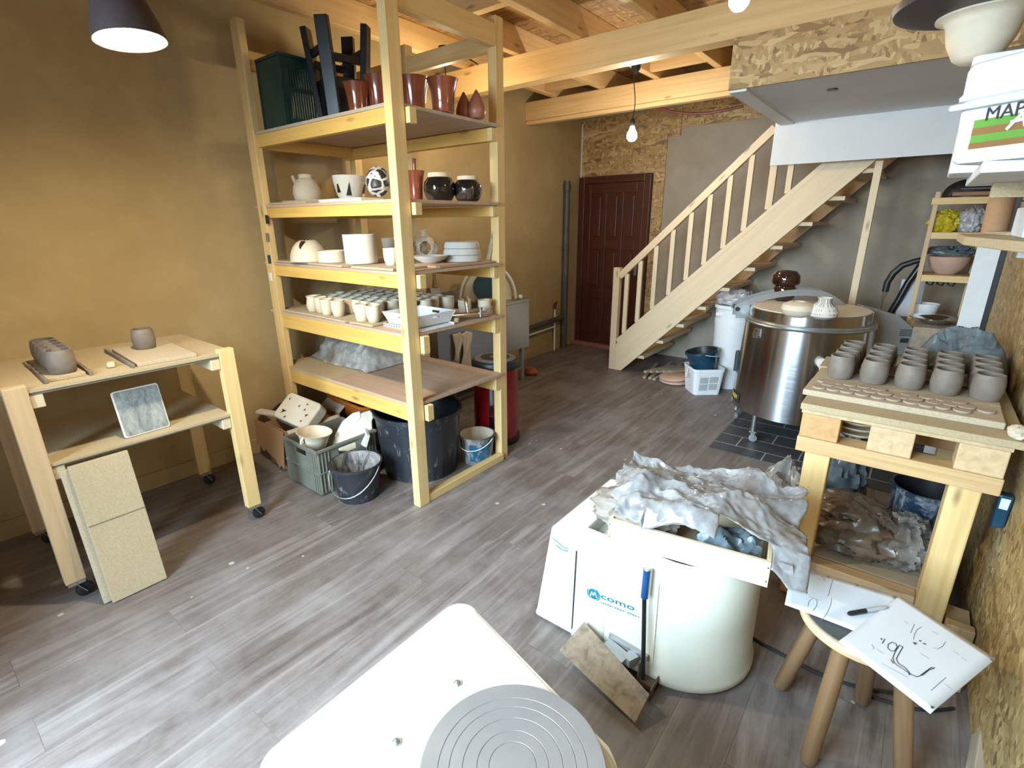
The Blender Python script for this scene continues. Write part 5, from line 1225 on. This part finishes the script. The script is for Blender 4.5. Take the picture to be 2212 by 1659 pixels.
# wooden tray with dusty plastic
trt = thing('wooden_tray', 'shallow pale wooden box lying askew on the tub of the beige wheel', 'tray', (-.445, 1.535, .503), R(9.3))
w, d, H = .248, .125, .088
MB().bx(-w, w, -d, -d+.012, 0, H, 0).build('tray_side', 'clear_pine', trt, bevel=.0015); MB().bx(-w, w, d-.012, d, 0, H, 0).build('tray_side', 'clear_pine', trt, bevel=.0015)
MB().bx(-w, -w+.012, -d+.0125, d-.0125, 0, H, 1).build('tray_side', 'clear_pine', trt, bevel=.0015); MB().bx(w-.012, w, -d+.0125, d-.0125, 0, H, 1).build('tray_side', 'clear_pine', trt, bevel=.0015)
MB().bx(-w+.0125, w-.0125, -d+.0125, d-.0125, 0, .006).build('tray_floor', 'clear_pine', trt)
m = MB()
for x in (-w+.006, w-.006):
    for z in (.02, .068): m.lathe([(0, 0), (.0025, 0), (.002, .0008), (0, .001)], 10, T=Matrix.Translation((x, -d, z)) @ Matrix.Rotation(R(90), 4, 'X'))
m.build('nails', 'dark_print', trt)
def film_fn(u, v):
    x = -.275+.585*u; y = -.135+.395*v
    w_ = 1-.0*v
    edge = min(u, 1-u, v, 1-v)
    z = H+.012+.050*math.sin(PI*min(1, v*1.1))*(.5+.5*math.sin(PI*u))+.030*max(0, v-.5)
    z += .028*noise.noise(Vector((u*3.1, v*2.3, 4)))*1.6 + crumple((u*1.4, v, .3), 1.7, .034, 21, 4) + crumple((u*1.4, v, .9), 7, .005, 22, 2)
    z += .06*math.exp(-((u-.72)**2+(v-.93)**2)/.012)
    if v < .10 and .28 < u < .62: z -= .034*(1-v/.10)
    x += .035*noise.noise(Vector((u*2, v*5, 9))); y += .028*noise.noise(Vector((u*5, v*2, 1)))-.01*math.sin(u*9)
    if u > .86: x += (u-.86)*.35*(1-v)*.8; z -= (u-.86)*.22*(1.2-v)
    if u > .80 and v < .16: z -= (u-.80)*.55*(1-v/.16)
    return (x, y, max(z, H+.004 if edge > .06 else .03))
msk = lambda u, v: not (v < .13 and .60 < u < .86) and not (u < .05 and v < .30) and not (u < .10 and v < .14)
tag(MB().sheet(film_fn, 110, 76, .0008, mask=msk).build('plastic_sheet', 'dusty_plastic', None, (-.445, 1.535, .503), rot=(0, 0, R(9.3))), 'crumpled dusty grey plastic sheet heaped over the pale wooden box', 'plastic sheet')
def film2(u, v): return (.02+.20*u, -.10+.16*v, .012+.060*math.sin(PI*u)*math.sin(PI*v)+crumple((u, v, 0), 2, .03, 31))
tag(MB().sheet(film2, 30, 24).build('plastic_sheet', 'plastic_bag_grey', None, (-.445, 1.535, .503), rot=(0, 0, R(9.3))), 'darker shiny plastic sheet inside the right front of the wooden box', 'plastic sheet')
tag(blob((-.09, -.02, .0065), .12, .075, .055, 33).build('clay_lump', 'wet_clay', None, (-.545, 1.515, .510)), 'lump of grey clay inside the wooden box under the plastic', 'clay')

# ================================================================ FOREGROUND WHEEL (white top)
fw = thing('potters_wheel', 'white-topped potter wheel with a grey ringed wheel head, nearest the camera', 'wheel machine', (-.55, .55, .001))
def fo(n, m, mt='white_laminate', p=None, **k): return m.build(n, mt, p or fw, world=True, **k)
fx0, fy0, fy1 = -.889, .248, .862; hc = (-.444, .556); hr = .182; ZT = .50
def topshape(off, n=26):
    R_ = .218-off; pts = []
    x0, a, b = fx0+off, fy0+off, fy1+off*-1
    c_r = .055
    pts += [(x0+c_r+c_r*math.cos(R(180+90*k/6)), a+c_r+c_r*math.sin(R(180+90*k/6))) for k in range(7)]
    ang0 = -62; pts += [(hc[0]+R_*math.cos(R(ang0+k*(58-ang0)/n)), hc[1]-.005+R_*math.sin(R(ang0+k*(58-ang0)/n))) for k in range(n+1)]
    far = (fx0+.045+off*.2, b)
    pts += [(x0+c_r+.0+c_r*math.cos(R(62+28*k/3)), b-c_r+c_r*math.sin(R(62+28*k/3))) for k in range(4)]
    pts += [(x0+c_r+c_r*math.cos(R(90+90*k/6)), b-c_r+c_r*math.sin(R(90+90*k/6))) for k in range(1, 7)]
    return pts
fo('table_top', MB().prism(topshape(0), ZT-.045, ZT), bevel=.008, seg=3)
fo('raised_panel', MB().prism(topshape(.014), ZT+.0005, ZT+.004), bevel=.003)
fo('ply_edge', MB().prism(topshape(-.008), ZT-.075, ZT-.0455), 'cream_edge', bevel=.004)
fo('housing', MB().prism(topshape(.05), .02, ZT-.0755), 'cream_plastic', bevel=.01)
hd = MB(); pr_ = [(0, ZT+.0045), (.035, ZT+.0045), (.035, ZT+.026), (hr-.006, ZT+.026), (hr, ZT+.029), (hr, ZT+.041), (hr-.002, ZT+.0425)]
top = ZT+.0425; rings = [.146, .124, .098, .070, .046]
pr2 = []
for q in rings: pr2 += [(q+.0012, top), (q+.0004, top-.0014), (q-.0004, top-.0014), (q-.0012, top)]
hd.lathe(pr_+pr2+[(.02, top+.0005), (0, top+.0002)], 110, (hc[0], hc[1], 0)); fo('wheel_head', hd, 'wheelhead_metal', angle=25)
for x, y in ((-.681, .644), (-.683, .462)):
    bl = fo('bolt', MB().lathe([(0, 0), (.0105, 0), (.0105, .002), (.0085, .006), (.004, .0085), (0, .009)], 24, (x, y, ZT+.0042)), 'zinc')

# ================================================================ STOOL AND DRAWINGS
SZ = .452
sl_ = thing('stool', 'round three-colour wooden stool on thick turned legs beside the board wall', 'stool', (.062, 1.56, 0))
sl_['label'] = 'round grey-topped stool on thick wooden legs holding the drawings'
MB().lathe([(0, SZ-.034), (.150, SZ-.034), (.162, SZ-.028), (.165, SZ-.012), (.160, SZ-.004), (.156, SZ-.003), (0, SZ-.003)], 48).build('seat', 'pallet_pine', sl_)
MB().lathe([(0, SZ-.0028), (.154, SZ-.0028), (.152, SZ), (0, SZ)], 48).build('seat_pad', 'seat_grey', sl_)
for gx, gy in ((-.113, 1.633), (.009, 1.402), (.117, 1.738), (.236, 1.512)):
    b_ = Vector((gx-.062, gy-1.56, .004)); d_ = Vector((b_.x, b_.y, 0)).normalized(); t_ = d_*.105+Vector((0, 0, SZ-.036))
    MB().tube([b_, b_.lerp(t_, .03), b_.lerp(t_, .5), t_], [.018, .0235, .0245, .0225], 14).build('leg', 'round_wood', sl_)
def page(name, corners, z, label, thick, curl=0, mat='paper'):
    P = [AZ(x, y, zz) for (x, y), zz in zip(corners, z)]
    X = P[1]-P[0]; Yv = P[3]-P[0]
    def f(u, v):
        q = P[0].lerp(P[1], u).lerp(P[3].lerp(P[2], u), v); q.z += curl*math.sin(PI*u)*.6; return q
    o = MB().sheet(f, 16, 10, thick).build(name, mat); return tag(o, label, 'drawing'), P, f
def strokes(o, name, f, curves, mat, r=.0011, lift=.0022):
    m = MB(); L = o.location
    for c in curves: m.tube([f(u, v)+Vector((0, 0, lift)) for u, v in c], r, 5)
    return m.build(name, mat, o, world=True)
o1, P1, f1 = page('paper_sheet', ((1712, 1221), (1945, 1290), (1880, 1377), (1695, 1306)), (SZ+.012, SZ+.004, SZ+.003, SZ+.008), 'stained white paper sheet with faint pencil curves under the marker pen', .0008, .003)
circ = lambda cx, cy, rx, ry, a0, a1, n=14: [(cx+rx*math.cos(R(a0+(a1-a0)*k/n)), cy+ry*math.sin(R(a0+(a1-a0)*k/n))) for k in range(n+1)]
strokes(o1, 'pencil_curves', f1, [circ(.30, .80, .045, .14, 150, 420), circ(.43, .78, .05, .30, -60, 70), circ(.25, .30, .10, .25, 180, 330), [(.40, .1), (.42, .5)], [(.24, .66), (.36, .66)]], 'pencil', .0006, .0014)
m = MB()
for u in (.05, .09, .35, .62, .95): m.tube([f1(u, .04)+Vector((0, 0, .0012)), f1(u+.012, .05)+Vector((0, 0, .0012))], .0014, 6)
m.build('punch_marks', 'ink', o1, world=True)
o2, P2, f2 = page('drawing_pad', ((1812, 1386), (1944, 1288), (2150, 1424), (2010, 1541)), (SZ+.016, SZ+.014, SZ+.012, SZ+.014), 'white drawing pad with an inked cup profile, overhanging the stool seat', .005)
# outlined cup section in pad coordinates (u across the short side, v along the length)
def G(px, py): 
    q = AZ(px, py, SZ+.0145); a = P2[0]; e1 = P2[1]-a; e2 = P2[3]-a; d = q-a
    A = e1.x*e2.y-e1.y*e2.x; return ((d.x*e2.y-d.y*e2.x)/A, (e1.x*d.y-e1.y*d.x)/A)
zs = lambda pts: [G(1640+x*.2767, 1200+y*.2767) for x, y in pts]
strokes(o2, 'cup_section', f2, [zs(c) for c in (
    [(1085, 700), (1050, 760), (1035, 805), (1048, 840), (1068, 858), (1120, 890), (1170, 925), (1220, 945), (1270, 925), (1310, 885), (1355, 865), (1330, 862), (1290, 895), (1250, 930)],
    [(1112, 712), (1078, 775), (1062, 810), (1080, 845), (1130, 875), (1165, 915)], [(1085, 700), (1112, 712)], [(1020, 815), (1040, 845)], [(1160, 920), (1165, 935)],
    [(1060, 690), (1030, 678), (1000, 695), (997, 725), (1020, 748), (1050, 745), (1068, 715), (1060, 690)], [(940, 650), (955, 655), (945, 662)], [(955, 690), (975, 655)], [(1140, 905), (1175, 925)])], 'ink', .0008, .0034)
strokes(o2, 'pencil_notes', f2, [zs(c) for c in (
    [(1255, 548), (1220, 570), (1198, 610), (1192, 650)], [(1430, 655), (1410, 690), (1375, 712), (1345, 705)], [(1440, 935), (1330, 1050)], [(950, 850), (1150, 955)], [(1490, 725), (1530, 750)], [(1545, 765), (1590, 795)], [(1240, 755), (1310, 795)], [(1430, 990), (1480, 1030)],
    [(870, 700), (890, 730), (880, 735)], [(905, 735), (960, 770)], [(1210, 680), (1225, 685)], [(1125, 515), (1150, 530)], [(1330, 578), (1380, 605)], [(1200, 530), (1170, 600)])], 'pencil', .0007, .0032)
strokes(o2, 'ink_dots', f2, [zs(c) for c in ([(1235, 655), (1250, 660)], [(1190, 672), (1215, 680), (1200, 685)], [(1265, 675), (1285, 682)], [(1335, 1180), (1355, 1190), (1340, 1195)], [(1765, 765), (1780, 770)], [(1580, 1170), (1580, 1171)])], 'ink', .0016, .0032)
mk0, mk1 = AZ(1832, 1326, SZ+.014), AZ(1918, 1311, SZ+.020)
mp_ = thing('marker_pen', 'black and grey marker pen lying across the paper sheet and drawing pad', 'pen', mk0)
dv = mk1-mk0; MB().tube([(0, 0, 0), dv*.05, dv*.44], [.004, .0068, .0068], 12).build('cap', 'black_plastic', mp_)
MB().tube([dv*.441, dv*.82, dv*.95, dv], [.0062, .0064, .0045, .002], 12).build('barrel', 'grey_print', mp_)
tag(MB().tube([AZ(x, y, .006) for x, y in ((1600, 1360), (1650, 1392), (1700, 1420), (1752, 1447), (1800, 1468), (1860, 1486), (1930, 1497), (1990, 1500))], .0055, 8).build('power_cable', 'black_cable'), 'black power cable on the floor from the beige wheel past the stool', 'cable')
tag(MB().tube([AZ(x, y, .006) for x, y in ((1850, 1490), (1900, 1510), (1960, 1530), (2020, 1535), (2060, 1530))], .0055, 8).build('power_cable', 'black_cable'), 'second black cable on the floor behind the right stool leg', 'cable')

# ================================================================ BOARD WALL FITTINGS
shf = thing('wall_shelf', 'lower pale wall shelf on the board wall carrying a cardboard tube', 'shelf', (.27, 1.8, 1.478))
MB().prism([(.085, 2.36), (.088, 1.97), (.175, 1.55), (XR-.001, 1.0), (XR-.001, 2.36)], 1.478, 1.502, ax=1).build('shelf_board', 'fibreboard', shf, world=True, bevel=.003)
for y in (1.7, 2.1): MB().bx(.22, XR-.001, y, y+.02, 1.44, 1.4775, 0).build('bracket', 'white_paint', shf, world=True)
for k, y in enumerate((2.096, 2.50)):
    p = AX(2195, 620, .39)
    tag(MB().bx(XR-.014, XR-.001, y, y+.028, .98, 1.39, 2).build('shelf_upright', 'white_paint', bevel=.002), 'white slotted shelf upright on the board wall, %s' % ('nearer the camera' if k == 0 else 'farther, below the lower shelf end'), 'upright', 'shelf uprights')
c = AZ(2130, 502, 1.4565); r = 40*.5*mpp(c)
tag(MB().lathe([(0, 0), (.033, 0), (.033, .135), (.028, .135), (.028, .004), (0, .004)], 28).build('cardboard_tube', 'cardboard', None, (.170, 2.28, 1.5025), rot=(0, R(-1), 0)), 'brown cardboard tube standing at the left end of the lower wall shelf', 'tube')
bx_ = thing('white_box', 'white cardboard box at the right edge on the lower wall shelf', 'box', (.275, 1.95, 1.5025))
MB().bx(-.085, .085, -.12, .12, 0, .075).build('box_body', 'paper', bx_, bevel=.003); MB().bx(-.03, .05, -.1212, -.1205, .028, .03).bx(-.03, .03, -.1212, -.1205, .045, .047).build('print_lines', 'grey_print', bx_)
def blk(u, v): 
    a = 2*PI*u; b = .5*PI*v; r_ = .09*math.cos(b); d = crumple((math.cos(a)*r_, math.sin(a)*r_, b), 12, .012, 41); return ((r_+d)*math.cos(a)*.9, (r_+d)*1.6*math.sin(a), .052*math.sin(b)+d)
tag(MB().sheet(blk, 40, 12).build('black_bag', 'black_plastic', None, (.28, 1.96, 1.5780)), 'crumpled shiny black bag lying on the white box on the wall shelf', 'bag')
tag(MB().bx(-.05, .05, -.10, .10, 0, .010).build('wood_strip', 'old_lath', None, (.21, 2.16, 1.5025), rot=(0, 0, R(12)), bevel=.002), 'thin reddish wood strips beside the cardboard tube on the wall shelf', 'strips')
ush = thing('wall_shelf', 'upper wall shelf carrying the white building-compound pail at the top right', 'shelf', (.24, 1.4, 1.62))
MB().bx(.062, XR-.001, 1.43, 1.99, 1.636, 1.658, 1).build('shelf_board', 'white_paint', ush, world=True, bevel=.003)
MB().bx(.11, XR-.001, 1.82, 1.86, 1.60, 1.6355, 0).build('bracket', 'fibreboard', ush, world=True)
# rectangular pail with printing
q0 = Vector((.006, 1.478, 1.6585)); Xd = Vector((.80, -.60, 0)).normalized(); Yd = Vector((.60, .80, 0)).normalized()
pb_ = thing('rectangular_pail', 'white rectangular compound pail with green and brown printing on the upper shelf', 'pail', q0+Xd*.13+Yd*.10, math.atan2(Xd.y, Xd.x))
PW, PD, PH = .132, .10, .182
A = rounded(-PW, PW, -PD, PD, .028, 5); n = len(A); lv = [(.955, 0), (1, .006), (1.03, .115), (1.075, .118), (1.085, .126), (1.05, .132), (1.055, .172), (1.02, .182)]
m = MB(); vs = [(x*s, y*s, z) for s, z in lv for x, y in A]
m.add(vs, [(k*n+i, k*n+(i+1) % n, (k+1)*n+(i+1) % n, (k+1)*n+i) for k in range(len(lv)-1) for i in range(n)]+[tuple(range(n-1, -1, -1))], None, True); m.build('pail_body', 'white_plastic', pb_)
MB().prism([(x*1.022, y*1.022) for x, y in A], .1825, .188).build('pail_lid', 'white_plastic', pb_, bevel=.003)
MB().tube([(-PW*1.06, .02, .145), (-PW*1.16, -.03, .128), (-PW*1.15, -PD*.9, .110), (-PW*1.0, -PD*1.13, .106), (0, -PD*1.14, .104), (PW, -PD*1.13, .106)], .0065, 10).build('bail_handle', 'white_plastic', pb_)
slp = lambda z: -PD*(1+.03*(z-.006)/.16)-.0012
def panel(x0, x1, z0, z1, e=0): return MB().add([(x0, slp(z0)-e, z0), (x1, slp(z0)-e, z0), (x1, slp(z1)-e, z1), (x0, slp(z1)-e, z1)], [(0, 1, 2, 3)])
panel(-.092, .12, .025, .078).build('green_band', 'green_print', pb_); m = panel(-.092, .12, .025, .036, .0006); m.v += []; m.build('brown_stripe', 'brown_print', pb_); panel(-.092, .12, .050, .063, .0006).build('brown_stripe', 'brown_print', pb_)
T = frame((-.074, slp(.08)-.0012, .074), (1, 0, .0), (0, -.03, 1)); text_mb('MAPEI', .034, T, .001, (1.0, 1)).build('lettering', 'dark_print', pb_)
T = frame((-.030, slp(.05)-.0022, .052), (1, 0, 0), (0, -.03, 1)); m = MB()
for x0, y0, x1, y1 in ((0, 0, .022, .026), (.022, .026, .030, .002), (.03, .002, .055, .020), (.055, .02, .06, 0), (.06, 0, .085, .024), (.004, .012, .04, .016)): m.beam(T @ Vector((x0, y0, 0)), T @ Vector((x1, y1, 0)), .006, .001, (0, -1, 0))
m.build('torn_print', 'white_paint', pb_)
T = frame((.012, slp(.15)*1.03-.003, .150), (1, 0, 0), (0, 0, 1)); m = MB()
for x0, y0, x1, y1 in ((0, .008, .012, .020), (.012, .020, .012, -.002), (.002, .002, .02, .008), (.028, .015, .028, 0), (.036, .014, .044, .014)): m.beam(T @ Vector((x0, y0, 0)), T @ Vector((x1, y1, 0)), .003, .001, (0, -1, 0))
m.build('lid_print', 'grey_print', pb_)
cbm = AY(2070, 108, 1.62); 
pz0 = 1.918
c = AZ(2062, 150, pz0+.004)
c = Vector((.016, 1.50, pz0))
pot('white_bowl', '', (.018, 1.84, pz0), .08, .115, 'bisque', 'white flared bowl standing behind the compound pail under the dark dish', 'bowl', mb=MB().lathe([(0, 0), (.034, 0), (.048, .010), (.066, .045), (.075, .085), (.082, .094), (.098, .099), (.098, .103), (.078, .099), (.069, .085), (.060, .05), (.036, .016), (0, .012)], 44))
bp2 = thing('storage_tub', 'plain white tub on the upper shelf just behind the printed pail', 'tub', (.152, 1.865, 1.6585))
MB().prism(rounded(-.135, .135, -.10, .10, .02, 4), 0, .24).build('tub_body', 'white_plastic', bp2, bevel=.004); MB().prism(rounded(-.14, .14, -.105, .105, .02, 4), .2405, .259).build('tub_lid', 'white_plastic', bp2, bevel=.003)
tag(MB().lathe([(0, 0), (.14, 0), (.185, .012), (.190, .026), (.182, .034), (0, .034)], 48).build('dark_dish', 'dark_metal_paint', None, (.018, 1.80, pz0+.1035)), 'large dark brown round dish lying on the white bowl at the top right', 'dish')
tag(MB().lathe([(0, 0), (.026, 0), (.030, .006), (.028, .010), (0, .011)], 28, T=Matrix.Rotation(R(-90), 4, 'Y')).build('wall_plaque', 'white_plastic', None, (XR-.0005, 2.62, 1.14)), 'round white cap fixed to the board wall above the grey sack', 'cap')
tag(MB().bx(-.012, 0, -.07, .07, 0, .14).build('white_tile', 'white_bisque', None, (XR-.0005, 2.10, 1.08), bevel=.003), 'white tile fixed on the board wall at the right edge', 'tile')
def rag(u, v): 
    a = 2*PI*u; b = PI*(v-.5); d = 1+crumple((math.cos(a), math.sin(a), b), 2, .25, 51); return (.022*d*math.cos(a)*math.cos(b), .034*d*math.sin(a)*math.cos(b), .017*d*math.sin(b)+.017)
tag(MB().sheet(rag, 24, 14).build('white_rag', 'cloth', None, (.350, 2.18, .8790)), 'small crumpled whitish rag at the right end of the pallet table', 'rag')
tag(MB().bx(-.012, .012, 0, .45, 0, .09).build('skirting_plank', 'grey_board', None, (.375, 1.55, .001), bevel=.003, rot=(0, R(6), R(-8))), 'grey plank leaning along the foot of the board wall behind the stool', 'plank')

# ---------------------------------------------------------------- ladder shelf in the far right corner
YL = 4.78
ls = thing('ladder_shelf', 'narrow wooden ladder shelf in the far right corner beside the white panel', 'shelf', (.17, YL+.15, 0))
for y in (YL, YL+.30):
    for x in (.002, .30): MB().bx(x, x+.028, y, y+.028, 0, 1.73 if x < .1 else 1.688, 2).build('upright', 'pallet_pine', ls, world=True, bevel=.002)
LZ = (.83, 1.165, 1.46, 1.69)
for z in LZ:
    MB().bx(-.01 if z > 1.6 else .0305, .335, YL-.012, YL-.0005, z-.045, z, 0).build('front_rail', 'pine', ls, world=True, bevel=.002)
    MB().bx(.0305, .2995, YL+.001, YL+.325, z-.016, z, 0).build('shelf_board', 'pallet_pine', ls, world=True)
def at_l(px, z): q = AY(px, 600, YL+.16); return q.x
pot('pink_bowl', 'bowl', (.165, YL+.15, LZ[1]+.001), .125, .125, 'pink_clay', 'wide pinkish clay bowl on the middle of the ladder shelf', 'bowl')
def dk(u, v): a = 2*PI*u; b = .5*PI*v; d = crumple((math.cos(a), math.sin(a), b), 3, .03, 61); return ((.12*math.cos(b)+d)*math.cos(a), (.10*math.cos(b)+d)*math.sin(a), .05*math.sin(b)+d*.5)
tag(MB().sheet(dk, 36, 12).build('dark_cloth', 'plastic_bag_grey', None, (.165, YL+.15, LZ[1]+.127)), 'dark crumpled cloth lying in the pinkish clay bowl', 'cloth')
tag(blob((.09, YL+.12, LZ[2]+.001), .075, .07, .065, 62).build('yellow_bag', 'yellow_bag'), 'yellow plastic bag on the upper ladder shelf', 'bag')
tag(blob((.228, YL+.10, LZ[2]+.001), .055, .06, .075, 63).build('clear_bag', 'white_film'), 'clear plastic bag beside the yellow bag on the ladder shelf', 'bag')
def hat(u, v): a = 2*PI*u; b = .5*PI*v; return (.155*math.cos(b)*math.cos(a), .13*math.cos(b)*math.sin(a), .125*math.sin(b)**.8)
hm = thing('machine_cover', 'rounded black tool case on top of the ladder shelf', 'case', (.192, YL+.155, LZ[3]+.001))
MB().sheet(hat, 40, 16).build('case_shell', 'black_plastic', hm); MB().bx(-.10, .14, -.135, -.115, .005, .035).build('brown_band', 'brown_print', hm, bevel=.006); MB().bx(-.06, .15, -.132, -.112, .045, .060).build('strap', 'dark_metal_paint', hm, bevel=.004)
c = (.10, YL+.15, LZ[0]+.001)
tag(MB().lathe(pot_profile('bucket', .085, .11), 36).build('white_tub', 'white_plastic', None, (.10, YL+.17, LZ[0]+.001)), 'white plastic tub on the lower ladder shelf behind the metal bowl', 'tub')
tag(MB().bx(.0, .012, -.13, .02, 0, .28).build('printed_sheet', 'paper', None, (.045, YL+.20, LZ[0]+.001), rot=(0, R(-3), R(-70))), 'white printed sheet standing at the back of the lower ladder shelf', 'sheet')
bnd = thing('black_bottle_rack', 'black looped wire holder hanging below the middle ladder shelf', 'holder', (.12, YL+.10, LZ[1]-.017))
for k in range(3): MB().tube([(-.05+.06*k, 0, 0), (-.05+.06*k, -.03, -.05), (-.02+.06*k, -.03, -.06), (.0+.06*k, 0, 0)], .006, 6).build('loop', 'black_plastic', bnd)
tag(MB().lathe([(0, 0), (.06, 0), (.12, .035), (.155, .045), (.155, .05), (.115, .04), (.055, .006), (0, .006)], 40).build('metal_bowl', 'chrome', None, (.165, YL-.10, .834)), 'wide shallow shiny metal bowl in front of the ladder shelf', 'bowl')
tag(MB().bx(.05, .30, YL-.30, YL-.014, .56, .833).build('side_cabinet', 'old_lath', bevel=.004), 'brown wooden stand under the shiny metal bowl by the ladder shelf', 'stand')
vh = thing('vacuum_hose', 'black vacuum cleaner hose with a chrome end rising beside the ladder shelf', 'hose', (-.10, YL+.1, 0))
pts = [AY(x, y, YL+.08) for x, y in ((1905, 660), (1912, 630), (1917, 610), (1930, 590), (1950, 573), (1975, 565), (1992, 561))]
MB().tube(pts[1:], [.022, .023, .024, .022, .021, .020], 12).build('curved_handle', 'black_plastic', vh, world=True)
MB().tube([AY(1896, 690, YL+.08), pts[0], pts[1]], .014, 12).build('chrome_end', 'chrome', vh, world=True)
MB().tube([AY(x, y, YL+.14) for x, y in ((1990, 572), (1962, 610), (1940, 650), (1915, 690), (1900, 720))], .024, 12).build('flexible_hose', 'black_paint', vh, world=True)
vc = thing('vacuum_cleaner', 'dark vacuum cleaner body on the floor behind the kiln control box', 'vacuum', (-.20, 5.15, .001))
MB().lathe([(0, 0), (.15, 0), (.17, .05), (.17, .38), (.14, .52), (.06, .58), (0, .58)], 36).build('vacuum_body', 'black_plastic', vc)
